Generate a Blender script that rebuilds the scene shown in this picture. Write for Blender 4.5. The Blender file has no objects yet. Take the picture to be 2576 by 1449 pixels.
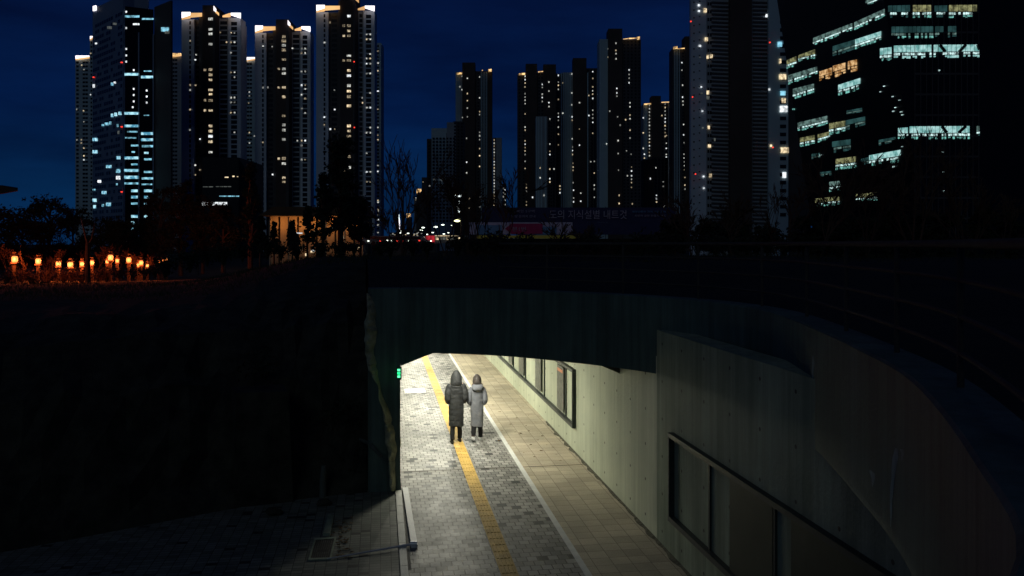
import bpy, math, random
from mathutils import Vector, Matrix
random.seed(7)
S = bpy.context.scene
COL = S.collection
PI = math.pi
# ------------------------------------------------------------------ camera model (photo measured on a 2576x1449 grid)
F = 2100.0; U0 = 1288.0; V0 = 613.5; H = 5.0
TH = math.atan(331/2100)
CT, ST = math.cos(TH), math.sin(TH)
AX = Vector((ST, CT, 0)); RT = Vector((CT, -ST, 0)); UP = Vector((0, 0, 1)); CAM = Vector((0, 0, H))
def W(u, v, Z):
    return CAM + AX*Z + RT*((u-U0)/F*Z) + UP*(-(v-V0)/F*Z)
def ray(u, v):
    return AX + RT*((u-U0)/F) + UP*(-(v-V0)/F)
def G(u, v, z=0.0):
    Z = (H-z)*F/(v-V0)
    return W(u, v, Z)
# ------------------------------------------------------------------ mesh helpers
class MB:
    def __init__(s): s.v=[]; s.f=[]; s.m=[]
    def add(s, vs, fs, mi=0):
        o=len(s.v); s.v += [tuple(p) for p in vs]
        for f in fs: s.f.append(tuple(i+o for i in f)); s.m.append(mi)
    def box(s, x0,x1,y0,y1,z0,z1, mi=0):
        s.add([(x0,y0,z0),(x1,y0,z0),(x1,y1,z0),(x0,y1,z0),(x0,y0,z1),(x1,y0,z1),(x1,y1,z1),(x0,y1,z1)],
              [(3,2,1,0),(4,5,6,7),(0,1,5,4),(1,2,6,5),(2,3,7,6),(3,0,4,7)], mi)
    def obox(s, o, a, b, c, mi=0):      # origin corner + three edge vectors
        o=Vector(o); a=Vector(a); b=Vector(b); c=Vector(c)
        s.add([o,o+a,o+a+b,o+b,o+c,o+a+c,o+a+b+c,o+b+c],
              [(3,2,1,0),(4,5,6,7),(0,1,5,4),(1,2,6,5),(2,3,7,6),(3,0,4,7)], mi)
    def prism(s, poly, z0, z1, mi=0):
        n=len(poly)
        s.add([(x,y,z0) for x,y in poly]+[(x,y,z1) for x,y in poly],
              [tuple(reversed(range(n))), tuple(range(n,2*n))]+[(i,(i+1)%n,(i+1)%n+n,i+n) for i in range(n)], mi)
    def tube(s, pts, rad, n=6, mi=0, caps=True):
        pts=[Vector(p) for p in pts]; rings=[]
        o=len(s.v)
        for i,p in enumerate(pts):
            d=(pts[min(i+1,len(pts)-1)]-pts[max(i-1,0)])
            if d.length<1e-9: d=Vector((0,0,1))
            d.normalize()
            a=d.orthogonal().normalized() if i==0 else (a-d*a.dot(d)).normalized()
            b=d.cross(a)
            r=rad[i] if hasattr(rad,'__len__') else rad
            for k in range(n):
                t=2*PI*k/n; s.v.append(tuple(p+a*(r*math.cos(t))+b*(r*math.sin(t))))
        for i in range(len(pts)-1):
            for k in range(n):
                s.f.append((o+i*n+k,o+i*n+(k+1)%n,o+(i+1)*n+(k+1)%n,o+(i+1)*n+k)); s.m.append(mi)
        if caps:
            s.f.append(tuple(o+k for k in reversed(range(n)))); s.m.append(mi)
            s.f.append(tuple(o+(len(pts)-1)*n+k for k in range(n))); s.m.append(mi)
    def loft(s, rings, mi=0, caps=True):
        n=len(rings[0]); o=len(s.v)
        for r in rings: s.v += [tuple(p) for p in r]
        for i in range(len(rings)-1):
            for k in range(n):
                s.f.append((o+i*n+k,o+i*n+(k+1)%n,o+(i+1)*n+(k+1)%n,o+(i+1)*n+k)); s.m.append(mi)
        if caps:
            s.f.append(tuple(o+k for k in reversed(range(n)))); s.m.append(mi)
            s.f.append(tuple(o+(len(rings)-1)*n+k for k in range(n))); s.m.append(mi)
    def build(s, name, mats, parent=None, smooth=False):
        me=bpy.data.meshes.new(name); me.from_pydata(s.v,[],s.f)
        if not isinstance(mats,(list,tuple)): mats=[mats]
        for m in mats: me.materials.append(m)
        if len(mats)>1: me.polygons.foreach_set('material_index', s.m)
        if smooth: me.polygons.foreach_set('use_smooth',[True]*len(me.polygons))
        me.update()
        ob=bpy.data.objects.new(name, me); COL.objects.link(ob)
        if parent:
            ob.parent=parent; ob.matrix_parent_inverse=Matrix.Translation(-Vector(parent.location))
        return ob
def tag(o, label=None, cat=None, group=None, kind=None):
    if label: o['label']=label
    if cat: o['category']=cat
    if group: o['group']=group
    if kind: o['kind']=kind
    return o
def empty(name, loc, label, cat, group=None):
    o=bpy.data.objects.new(name,None); o.empty_display_size=0.3; COL.objects.link(o); o.location=loc
    return tag(o,label,cat,group)
def link_light(name, data, loc, parent=None, rot=None):
    o=bpy.data.objects.new(name,data); COL.objects.link(o); o.location=loc
    if rot: o.rotation_euler=rot
    if parent:
        o.parent=parent; o.matrix_parent_inverse=Matrix.Translation(-Vector(parent.location))
    return o
# ------------------------------------------------------------------ materials
def newmat(name):
    m=bpy.data.materials.new(name); m.use_nodes=True; nt=m.node_tree
    b=nt.nodes['Principled BSDF']; return m,nt,b
def N(nt,t,**kw):
    n=nt.nodes.new(t)
    for k,v in kw.items():
        if k in n.inputs: n.inputs[k].default_value=v
        else: setattr(n,k,v)
    return n
def mat_noise(name, c1, c2, scale=3.0, rough=0.8, bump=0.0, bscale=30, stretch=(1,1,1), spec=0.3, metal=0.0, detail=6):
    m,nt,b=newmat(name)
    tc=N(nt,'ShaderNodeTexCoord'); mp=N(nt,'ShaderNodeMapping'); mp.inputs['Scale'].default_value=stretch
    nt.links.new(tc.outputs['Object'],mp.inputs['Vector'])
    n=N(nt,'ShaderNodeTexNoise',Scale=scale,Detail=detail,Roughness=0.6); nt.links.new(mp.outputs[0],n.inputs['Vector'])
    r=N(nt,'ShaderNodeValToRGB'); r.color_ramp.elements[0].position=.3; r.color_ramp.elements[1].position=.7
    r.color_ramp.elements[0].color=(*c1,1); r.color_ramp.elements[1].color=(*c2,1)
    nt.links.new(n.outputs['Fac'],r.inputs['Fac']); nt.links.new(r.outputs['Color'],b.inputs['Base Color'])
    b.inputs['Roughness'].default_value=rough; b.inputs['Specular IOR Level'].default_value=spec; b.inputs['Metallic'].default_value=metal
    if bump>0:
        n2=N(nt,'ShaderNodeTexNoise',Scale=bscale,Detail=5); nt.links.new(mp.outputs[0],n2.inputs['Vector'])
        bp=N(nt,'ShaderNodeBump',Strength=bump,Distance=0.02); nt.links.new(n2.outputs['Fac'],bp.inputs['Height']); nt.links.new(bp.outputs[0],b.inputs['Normal'])
    return m
def mat_emit(name, col, strength, var=0.0, scale=1.0, col2=None):
    m,nt,b=newmat(name)
    b.inputs['Base Color'].default_value=(0.02,0.02,0.02,1); b.inputs['Roughness'].default_value=.3
    b.inputs['Emission Strength'].default_value=strength
    b.inputs['Emission Color'].default_value=(*col,1)
    if var>0:
        tc=N(nt,'ShaderNodeTexCoord'); n=N(nt,'ShaderNodeTexNoise',Scale=scale,Detail=3); nt.links.new(tc.outputs['Object'],n.inputs['Vector'])
        r=N(nt,'ShaderNodeValToRGB'); r.color_ramp.elements[0].position=.38; r.color_ramp.elements[1].position=.62
        c2=col2 or tuple(c*(1-var) for c in col)
        r.color_ramp.elements[0].color=(*c2,1); r.color_ramp.elements[1].color=(*col,1)
        nt.links.new(n.outputs['Fac'],r.inputs['Fac']); nt.links.new(r.outputs['Color'],b.inputs['Emission Color'])
    m.cycles.emission_sampling='NONE'
    return m
def mat_concrete(name, base, rough=.75, tie=True, soft=1.0):
    """board-marked concrete: vertical streaks, blotches, formwork tie holes"""
    m,nt,b=newmat(name); L=nt.links
    tc=N(nt,'ShaderNodeTexCoord')
    mp=N(nt,'ShaderNodeMapping'); mp.inputs['Scale'].default_value=(9,9,.35); L.new(tc.outputs['Object'],mp.inputs['Vector'])
    n1=N(nt,'ShaderNodeTexNoise',Scale=1.0,Detail=5,Roughness=.65); L.new(mp.outputs[0],n1.inputs['Vector'])
    n2=N(nt,'ShaderNodeTexNoise',Scale=.9,Detail=8,Roughness=.62); L.new(tc.outputs['Object'],n2.inputs['Vector'])
    r1=N(nt,'ShaderNodeValToRGB'); e=r1.color_ramp.elements; e[0].position=.32; e[1].position=.68
    e[0].color=(*[c*(1-.30*soft) for c in base],1); e[1].color=(*[c*(1+.08*soft) for c in base],1); L.new(n1.outputs['Fac'],r1.inputs['Fac'])
    r2=N(nt,'ShaderNodeValToRGB'); e=r2.color_ramp.elements; e[0].position=.35; e[1].position=.65
    e[0].color=(.62,.66,.64,1); e[1].color=(1.05,1.04,1.0,1); L.new(n2.outputs['Fac'],r2.inputs['Fac'])
    mx=N(nt,'ShaderNodeMix',data_type='RGBA',blend_type='MULTIPLY'); mx.inputs[0].default_value=.7*soft
    L.new(r1.outputs['Color'],mx.inputs[6]); L.new(r2.outputs['Color'],mx.inputs[7])
    out=mx.outputs[2]
    if tie:
        sp=N(nt,'ShaderNodeSeparateXYZ'); L.new(tc.outputs['Object'],sp.inputs[0])
        def per(sock,p,off):
            a=N(nt,'ShaderNodeMath',operation='ADD'); L.new(sock,a.inputs[0]); a.inputs[1].default_value=off
            w=N(nt,'ShaderNodeMath',operation='PINGPONG'); L.new(a.outputs[0],w.inputs[0]); w.inputs[1].default_value=p/2
            return w.outputs[0]
        py=per(sp.outputs['Y'],.9,100.13); pz=per(sp.outputs['Z'],.62,100.2)
        q1=N(nt,'ShaderNodeMath',operation='MULTIPLY'); L.new(py,q1.inputs[0]); L.new(py,q1.inputs[1])
        q2=N(nt,'ShaderNodeMath',operation='MULTIPLY'); L.new(pz,q2.inputs[0]); L.new(pz,q2.inputs[1])
        ad=N(nt,'ShaderNodeMath',operation='ADD'); L.new(q1.outputs[0],ad.inputs[0]); L.new(q2.outputs[0],ad.inputs[1])
        lt=N(nt,'ShaderNodeMath',operation='LESS_THAN'); L.new(ad.outputs[0],lt.inputs[0]); lt.inputs[1].default_value=.026**2
        m2=N(nt,'ShaderNodeMix',data_type='RGBA'); L.new(lt.outputs[0],m2.inputs[0]); L.new(out,m2.inputs[6]); m2.inputs[7].default_value=(.05,.045,.035,1)
        out=m2.outputs[2]
    # dark drip stains running down from the top
    mp5=N(nt,'ShaderNodeMapping'); mp5.inputs['Scale'].default_value=(2.6,2.6,.16); L.new(tc.outputs['Object'],mp5.inputs['Vector'])
    n5=N(nt,'ShaderNodeTexNoise',Scale=1.0,Detail=7,Roughness=.7); L.new(mp5.outputs[0],n5.inputs['Vector'])
    r5=N(nt,'ShaderNodeValToRGB'); e=r5.color_ramp.elements; e[0].position=.40; e[1].position=.58; e[0].color=(.48,.50,.47,1); e[1].color=(1,1,1,1); L.new(n5.outputs['Fac'],r5.inputs['Fac'])
    m5=N(nt,'ShaderNodeMix',data_type='RGBA',blend_type='MULTIPLY'); m5.inputs[0].default_value=.6*soft; L.new(out,m5.inputs[6]); L.new(r5.outputs['Color'],m5.inputs[7]); out=m5.outputs[2]
    L.new(out,b.inputs['Base Color'])
    n3=N(nt,'ShaderNodeTexNoise',Scale=22,Detail=4); L.new(tc.outputs['Object'],n3.inputs['Vector'])
    am=N(nt,'ShaderNodeMath',operation='ADD'); L.new(n3.outputs['Fac'],am.inputs[0]); L.new(n1.outputs['Fac'],am.inputs[1])
    bp=N(nt,'ShaderNodeBump',Strength=.35,Distance=.01); L.new(am.outputs[0],bp.inputs['Height']); L.new(bp.outputs[0],b.inputs['Normal'])
    b.inputs['Roughness'].default_value=rough; b.inputs['Specular IOR Level'].default_value=.3
    return m
def mat_paver(name, bw, rh, cols, mortar, offset=.5, dark=None, darkpos=.93, rough=(.38,.6), msize=.006, stain=(.75,1.1)):
    m,nt,b=newmat(name); L=nt.links
    tc=N(nt,'ShaderNodeTexCoord')
    br=N(nt,'ShaderNodeTexBrick'); br.offset=offset; br.inputs['Scale'].default_value=1; br.inputs['Brick Width'].default_value=bw
    br.inputs['Row Height'].default_value=rh; br.inputs['Mortar Size'].default_value=msize; br.inputs['Mortar Smooth'].default_value=.2
    br.inputs['Color1'].default_value=(0,0,0,1); br.inputs['Color2'].default_value=(1,1,1,1); br.inputs['Mortar'].default_value=(.5,.5,.5,1)
    L.new(tc.outputs['Object'],br.inputs['Vector'])
    r=N(nt,'ShaderNodeValToRGB'); cr=r.color_ramp; cr.interpolation='LINEAR'
    cr.elements[0].position=0; cr.elements[0].color=(*cols[0],1); cr.elements[1].position=.9; cr.elements[1].color=(*cols[-1],1)
    for i,c in enumerate(cols[1:-1]):
        e=cr.elements.new(.9*(i+1)/(len(cols)-1)); e.color=(*c,1)
    if dark:
        e=cr.elements.new(darkpos); e.color=(*cols[-1],1); e=cr.elements.new(min(darkpos+.005,1)); e.color=(*dark,1)
    L.new(br.outputs['Color'],r.inputs['Fac'])
    mx=N(nt,'ShaderNodeMix',data_type='RGBA'); L.new(br.outputs['Fac'],mx.inputs[0]); L.new(r.outputs['Color'],mx.inputs[6]); mx.inputs[7].default_value=(*mortar,1)
    n=N(nt,'ShaderNodeTexNoise',Scale=1.3,Detail=8,Roughness=.65); L.new(tc.outputs['Object'],n.inputs['Vector'])
    r2=N(nt,'ShaderNodeValToRGB'); e=r2.color_ramp.elements; e[0].position=.33; e[1].position=.62; e[0].color=(stain[0],)*3+(1,); e[1].color=(stain[1],)*3+(1,)
    L.new(n.outputs['Fac'],r2.inputs['Fac'])
    n4=N(nt,'ShaderNodeTexNoise',Scale=45,Detail=4,Roughness=.7); L.new(tc.outputs['Object'],n4.inputs['Vector'])
    r4=N(nt,'ShaderNodeValToRGB'); e=r4.color_ramp.elements; e[0].position=.3; e[1].position=.6; e[0].color=(.72,.72,.72,1); e[1].color=(1.05,1.05,1.05,1); L.new(n4.outputs['Fac'],r4.inputs['Fac'])
    m2=N(nt,'ShaderNodeMix',data_type='RGBA',blend_type='MULTIPLY'); m2.inputs[0].default_value=1; L.new(mx.outputs[2],m2.inputs[6]); L.new(r2.outputs['Color'],m2.inputs[7])
    m3=N(nt,'ShaderNodeMix',data_type='RGBA',blend_type='MULTIPLY'); m3.inputs[0].default_value=1; L.new(m2.outputs[2],m3.inputs[6]); L.new(r4.outputs['Color'],m3.inputs[7])
    L.new(m3.outputs[2],b.inputs['Base Color'])
    mr=N(nt,'ShaderNodeMapRange'); L.new(n.outputs['Fac'],mr.inputs['Value']); mr.inputs['From Min'].default_value=.3; mr.inputs['From Max'].default_value=.7
    mr.inputs['To Min'].default_value=rough[0]; mr.inputs['To Max'].default_value=rough[1]; L.new(mr.outputs[0],b.inputs['Roughness'])
    inv=N(nt,'ShaderNodeMath',operation='MULTIPLY'); L.new(br.outputs['Fac'],inv.inputs[0]); inv.inputs[1].default_value=-1
    b.inputs['Specular IOR Level'].default_value=.3
    # each paver tilts a little: random height per paver plus grain
    sc=N(nt,'ShaderNodeMath',operation='MULTIPLY_ADD'); L.new(n4.outputs['Fac'],sc.inputs[0]); sc.inputs[1].default_value=.35; L.new(inv.outputs[0],sc.inputs[2])
    bp=N(nt,'ShaderNodeBump',Strength=.6,Distance=.006); L.new(sc.outputs[0],bp.inputs['Height']); L.new(bp.outputs[0],b.inputs['Normal'])
    return m

M={}
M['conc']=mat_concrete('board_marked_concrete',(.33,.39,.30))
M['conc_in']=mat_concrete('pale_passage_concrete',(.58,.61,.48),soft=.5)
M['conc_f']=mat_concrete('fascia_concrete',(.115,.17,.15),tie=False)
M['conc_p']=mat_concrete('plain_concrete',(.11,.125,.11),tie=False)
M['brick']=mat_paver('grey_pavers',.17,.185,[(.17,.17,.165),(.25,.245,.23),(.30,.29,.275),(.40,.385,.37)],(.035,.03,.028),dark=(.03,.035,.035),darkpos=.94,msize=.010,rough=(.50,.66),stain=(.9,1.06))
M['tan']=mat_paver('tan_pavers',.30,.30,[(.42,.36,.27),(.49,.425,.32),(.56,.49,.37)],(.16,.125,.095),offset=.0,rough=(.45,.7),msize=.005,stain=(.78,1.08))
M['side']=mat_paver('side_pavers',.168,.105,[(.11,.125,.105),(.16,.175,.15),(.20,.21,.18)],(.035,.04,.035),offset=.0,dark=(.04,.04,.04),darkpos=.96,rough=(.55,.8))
M['yellow']=mat_noise('yellow_tactile',(.46,.29,.07),(.80,.54,.16),3,.7,.4,40,detail=9)
M['kerb']=mat_noise('pale_kerb',(.50,.50,.46),(.66,.66,.61),5,.6,.3,40)
M['white']=mat_noise('white_paint',(.62,.62,.62),(.8,.8,.78),5,.5)
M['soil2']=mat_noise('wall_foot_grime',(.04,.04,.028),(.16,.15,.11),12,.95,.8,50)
M['gravel']=mat_noise('gravel',(.10,.10,.09),(.4,.38,.34),60,.9,.8,80)
M['steel']=mat_noise('pale_steel',(.62,.62,.66),(.82,.82,.86),4,.35,metal=.3)
M['dsteel']=mat_noise('dark_steel',(.02,.026,.026),(.035,.045,.045),4,.45)
M['rail']=mat_noise('railing_steel',(.035,.032,.028),(.06,.055,.05),6,.8)
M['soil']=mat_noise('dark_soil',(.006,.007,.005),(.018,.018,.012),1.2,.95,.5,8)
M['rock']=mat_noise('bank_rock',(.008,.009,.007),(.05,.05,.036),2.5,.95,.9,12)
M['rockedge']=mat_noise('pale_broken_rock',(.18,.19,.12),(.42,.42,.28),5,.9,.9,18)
M['leaf_d']=mat_noise('dark_foliage',(.012,.016,.008),(.04,.04,.02),2,.8)
M['leaf_p']=mat_noise('pine_foliage',(.01,.018,.01),(.03,.045,.025),2,.8)
M['bark']=mat_noise('bark',(.03,.022,.016),(.07,.05,.035),8,.9,.5,30)
M['twig']=mat_noise('winter_twigs',(.05,.03,.02),(.11,.06,.04),8,.9)
M['leaf_dry']=mat_noise('dry_leaf',(.08,.05,.025),(.2,.12,.05),30,.8)
M['poster']=mat_noise('poster_print',(.015,.02,.015),(.14,.15,.13),9,.4,detail=3)
M['board']=mat_noise('dark_board',(.03,.036,.024),(.055,.06,.04),1.2,.6)
M['glass']=mat_noise('dark_window_glass',(.006,.008,.012),(.012,.016,.022),1,.25)
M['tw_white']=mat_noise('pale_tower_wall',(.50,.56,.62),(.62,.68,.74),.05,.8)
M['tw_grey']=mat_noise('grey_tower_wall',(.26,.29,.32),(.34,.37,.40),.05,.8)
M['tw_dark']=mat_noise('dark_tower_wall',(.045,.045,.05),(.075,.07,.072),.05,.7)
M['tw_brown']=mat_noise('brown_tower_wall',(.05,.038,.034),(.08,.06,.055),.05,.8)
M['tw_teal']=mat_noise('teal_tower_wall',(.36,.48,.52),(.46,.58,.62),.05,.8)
M['tw_b']=mat_noise('office_panel_wall',(.16,.20,.28),(.20,.25,.34),.05,.5)
M['black']=mat_noise('black_cladding',(.003,.003,.004),(.006,.006,.008),.2,.4)
M['e_warm']=mat_emit('warm_lit_window',(1.0,.78,.48),1.25,.75,.9)
M['e_cool']=mat_emit('white_lit_window',(.92,.97,1.0),1.35,.6,.9)
for k_,f_ in (('_b',.55),('_c',.28)):
    M['e_warm'+k_]=mat_emit('warm_lit_window_dim',(1.0,.80,.52),1.5*f_,.85,1.1)
    M['e_cool'+k_]=mat_emit('white_lit_window_dim',(.95,.96,.88),1.6*f_,.8,1.1)
M['e_teal']=mat_emit('blue_lit_window',(.32,.78,1.0),1.0,.8,.5)
M['e_tealb']=mat_emit('bright_blue_lit_window',(.50,.88,1.0),1.15,.85,.45,(.06,.25,.38))
M['e_dim']=mat_emit('dim_lit_window',(.10,.11,.10),1.0,.6,.8)
M['e_orange']=mat_emit('orange_floodlight_glow',(1.0,.56,.22),1.1,.35,.08)  # floodlight on the tower crowns, put into the surface as emission
M['e_white']=mat_emit('white_lamp_and_floodlight_glow',(1.0,.93,1.0),1.8)
M['e_gold']=mat_emit('gold_lamp_and_floodlight_glow',(1.0,.62,.25),1.6,.8,.5)
M['e_red']=mat_emit('red_beacon',(1.0,.05,.03),1.6)
M['e_lamp']=mat_emit('street_lamp_glow',(.9,1.0,.85),3.0)
M['e_lampy']=mat_emit('yellow_street_lamp_glow',(1.0,1.0,.5),3.0)
M['e_lantern']=mat_emit('lantern_glow',(1.0,.26,.06),2.5)
M['e_green']=mat_emit('green_led',(.02,.9,.25),2.0)
M['e_greenw']=mat_emit('green_white_led',(.12,1.0,.45),1.6)
M['e_sign_flood']=mat_emit('sign_and_floodlight_glow',(.88,1.0,1.0),1.8)
M['o_top']=mat_emit('office_blind',(.13,.22,.20),1.0,.8,1.1)
M['o_topb']=mat_emit('office_bright_ceiling',(.52,.86,.84),.85,.5,1.1,(.16,.42,.40))
M['o_topy']=mat_emit('office_yellow_ceiling',(.32,.32,.15),.9,.8,1.1)
M['o_topo']=mat_emit('office_orange_ceiling',(.95,.60,.28),.85,.6,1.3,(.25,.10,.02))
M['o_bead']=mat_emit('office_lamp_reflection',(.70,1.0,.98),1.2,.9,1.6)
M['o_low']=mat_emit('office_low_pane',(.22,.62,.55),1.0,.95,1.7)
M['o_tdim']=mat_emit('office_dim_teal',(.025,.075,.075),1.0,.6,.5)

# ------------------------------------------------------------------ world, sky
w=bpy.data.worlds.new('World'); S.world=w; w.use_nodes=True; nt=w.node_tree
bg=nt.nodes['Background']; L=nt.links
tc=N(nt,'ShaderNodeTexCoord'); sp=N(nt,'ShaderNodeSeparateXYZ'); L.new(tc.outputs['Generated'],sp.inputs[0])
nz=N(nt,'ShaderNodeTexNoise',Scale=3.0,Detail=6,Roughness=.55); mp=N(nt,'ShaderNodeMapping'); mp.inputs['Scale'].default_value=(1,1,4.5)
L.new(tc.outputs['Generated'],mp.inputs[0]); L.new(mp.outputs[0],nz.inputs['Vector'])
r=N(nt,'ShaderNodeValToRGB'); e=r.color_ramp.elements
e[0].position=0; e[0].color=(.0012,.0125,.045,1); e[1].position=1; e[1].color=(.0004,.0012,.012,1)
for p,c in ((.06,(.0010,.0120,.045)),(.15,(.0009,.0080,.042)),(.27,(.0009,.0052,.030)),(.5,(.0006,.003,.018))):
    x=e.new(p); x.color=(*c,1)
L.new(sp.outputs['Z'],r.inputs['Fac'])
r2=N(nt,'ShaderNodeValToRGB'); e=r2.color_ramp.elements; e[0].position=.3; e[0].color=(.65,.65,.7,1); e[1].position=.7; e[1].color=(1.5,1.55,1.5,1)
L.new(nz.outputs['Fac'],r2.inputs['Fac'])
mx=N(nt,'ShaderNodeMix',data_type='RGBA',blend_type='MULTIPLY'); mx.inputs[0].default_value=1; L.new(r.outputs['Color'],mx.inputs[6]); L.new(r2.outputs['Color'],mx.inputs[7])
L.new(mx.outputs[2],bg.inputs['Color']); bg.inputs['Strength'].default_value=1.15
sun=bpy.data.lights.new('night_glow','SUN'); sun.energy=.08; sun.angle=math.radians(25); sun.color=(.80,1.0,.97)
so=bpy.data.objects.new('night_glow',sun); COL.objects.link(so); so.rotation_euler=(math.radians(58),0,math.radians(-28))

# ------------------------------------------------------------------ setting: ground and paths
def sheet(name, x0,x1,y0,y1,z, mat, parent=None):
    b=MB(); b.add([(x0,y0,z),(x1,y0,z),(x1,y1,z),(x0,y1,z)],[(0,1,2,3)])
    o=b.build(name,mat,parent)
    return o
tag(sheet('ground',-4000,4000,-1500,6000,-.12,M['soil']),kind='structure')
tag(sheet('brick_path',.42,3.05,-12,75,0,M['brick']),kind='structure')
tag(sheet('tan_pavement',3.15,4.62,-12,75,0,M['tan']),kind='structure')
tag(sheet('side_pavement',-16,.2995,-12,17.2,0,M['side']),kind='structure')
b=MB(); b.box(3.05,3.15,-12,75,-.05,.012)
tag(b.build('path_edge_strip',M['white']),kind='structure')
b=MB()
y=-12.0
while y<17.0:
    y1=min(y+1.0,17.0); b.box(.302,.418,y+.006,y1-.006,-.05,.03); y=y1
tag(b.build('kerb',M['kerb']),kind='structure')
# tactile paving: tiles with raised bars
b=MB(); y=5.0; k=0
while y<75:
    b.box(1.80,2.065,y+.004,y+.296,-.02,.006)
    if y<34:
        for j in range(4):
            x=1.825+j*.0605
            b.box(x,x+.034,y+.022,y+.278,.006,.0125)
    y+=.3
tag(b.build('tactile_paving',M['yellow']),kind='structure')
b=MB(); b.box(.43,4.60,18.42,18.45,.0,.0025); o=b.build('paving_joint',M['bark']); tag(o,kind='structure')
# white marking on the floor deep in the underpass
p=G(1044,983); b=MB(); b.box(p.x-.35,p.x+.35,p.y-.4,p.y+.4,.0,.005); tag(b.build('floor_marking',M['white']),kind='structure')

# ------------------------------------------------------------------ the curved concrete underpass
def catmull(P, n=6):
    out=[]
    for i in range(len(P)-1):
        p0=Vector(P[max(i-1,0)]); p1=Vector(P[i]); p2=Vector(P[i+1]); p3=Vector(P[min(i+2,len(P)-1)])
        for k in range(n):
            t=k/n
            out.append(.5*((2*p1)+(p2-p0)*t+(2*p0-5*p1+4*p2-p3)*t*t+(3*p1-p0-3*p2+p3)*t**3))
    out.append(Vector(P[-1])); return out
CUR=[(-9,-1.6),(-5,-.2),(-2.2,.55),(.1,1.05),(1.67,2.02),(2.47,3.17),(3.52,5.13),(4.13,6.8),(4.61,8.35),(5.05,10.0),(5.2,11.2),(5.05,12.5),(4.61,13.6),(3.85,14.72),(2.46,16.14),(1.05,16.85),(.4,17.03)]
cur=catmull([(x,y) for x,y in CUR],6)
def outn(pts,i):
    d=(pts[min(i+1,len(pts)-1)]-pts[max(i-1,0)]).normalized(); return Vector((d.y,-d.x))
nor=[outn(cur,i) for i in range(len(cur))]
nor[-1]=Vector((.1,1)).normalized()
under=empty('concrete_underpass',(2.5,17,0),'grey board-marked concrete underpass with a curved parapet and lit passage','underpass')
b=MB(); T=.35; rings=[]
for p,n in zip(cur,nor):
    q=p+n*T; zb=2.8
    if p.x<1.05 and p.y>15: zb=2.8-.27*(1.05-p.x)/.65
    rings.append([(p.x,p.y,zb),(q.x,q.y,zb),(q.x,q.y,4.10),(p.x+n.x*.02,p.y+n.y*.02,4.10),(p.x,p.y,4.08)])
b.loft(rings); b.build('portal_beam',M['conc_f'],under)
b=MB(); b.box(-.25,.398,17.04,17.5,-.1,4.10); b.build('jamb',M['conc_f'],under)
# right wall: open part then tunnel part, joint between
b=MB(); b.box(4.61,5.0,-12,13.54,-.1,3.55); b.build('side_wall',M['conc'],under)
b=MB(); b.box(4.613,5.0,13.555,75,-.1,3.1); b.build('side_wall',M['conc_in'],under)
b=MB(); b.box(-.25,.4,17.51,75,-.1,3.1); b.build('side_wall',M['conc_in'],under)
# ceiling slab follows the beam
poly=[(p+n*(T+.003)) for p,n in zip(cur,nor) if p.y>13.7 and p.x<4.6]
poly=[(4.605,13.95)]+[(q.x,q.y) for q in poly]+[(.41,75),(4.605,75)]
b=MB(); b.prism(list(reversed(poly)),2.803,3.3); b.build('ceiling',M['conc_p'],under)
def hprism(x0,z0,x1,z1,x2,z2,y0,y1):
    b=MB(); b.add([(x0,y0,z0),(x1,y0,z1),(x2,y0,z2),(x0,y1,z0),(x1,y1,z1),(x2,y1,z2)],[(0,1,2),(5,4,3),(0,3,4,1),(1,4,5,2),(2,5,3,0)]); return b
hprism(3.85,2.801,4.611,2.47,4.611,2.801,15.75,75).build('haunch',M['conc_p'],under)
hprism(.402,2.801,.402,2.53,1.05,2.801,17.4,75).build('haunch',M['conc_p'],under)
# efflorescence and stains on the curved parapet: thin mineral crust
def on_fascia(u,v):
    best=None
    d=ray(u,v)
    for i in range(len(cur)-1):
        a,c=cur[i],cur[i+1]; e=c-a; den=d.x*e.y-d.y*e.x
        if abs(den)<1e-9: continue
        t=(a.x*e.y-a.y*e.x)/den; s=(a.x*d.y-a.y*d.x)/den
        if t>0 and -1e-6<=s<=1+1e-6:
            P=CAM+d*t
            if 2.7<P.z<4.2 and (best is None or t<best[0]):
                best=(t,P,-nor[i])
    return best
M['eff']=mat_noise('lime_deposit',(.10,.16,.15),(.40,.52,.50),9,.8,.3,stretch=(1,1,.3))
def streak(us,vs,ws,name='lime_streak'):
    b=MB(); L_=[];R_=[]
    for u,v,wd in zip(us,vs,ws):
        a=on_fascia(u-wd,v); c=on_fascia(u+wd,v)
        if not a or not c: continue
        L_.append(a[1]+Vector((a[2].x,a[2].y,0))*.004); R_.append(c[1]+Vector((c[2].x,c[2].y,0))*.004)
    if len(L_)<2: return
    n=len(L_); b.add(L_+R_,[(i,i+1,n+i+1,n+i) for i in range(n-1)])
    b.build(name,M['eff'],under)
streak([2256,2254,2250,2248,2245,2243,2243,2242],[1128,1150,1175,1200,1230,1260,1290,1325],[3,7,6,4,4,3,2.5,1])
streak([2270,2272,2270],[1130,1142,1160],[4,3,1])
streak([2189,2196,2198,2196],[1183,1192,1203,1225],[3,6,4,1])
streak([2046,2047,2045,2046],[896,915,935,965],[1,3,2,1])

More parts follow.
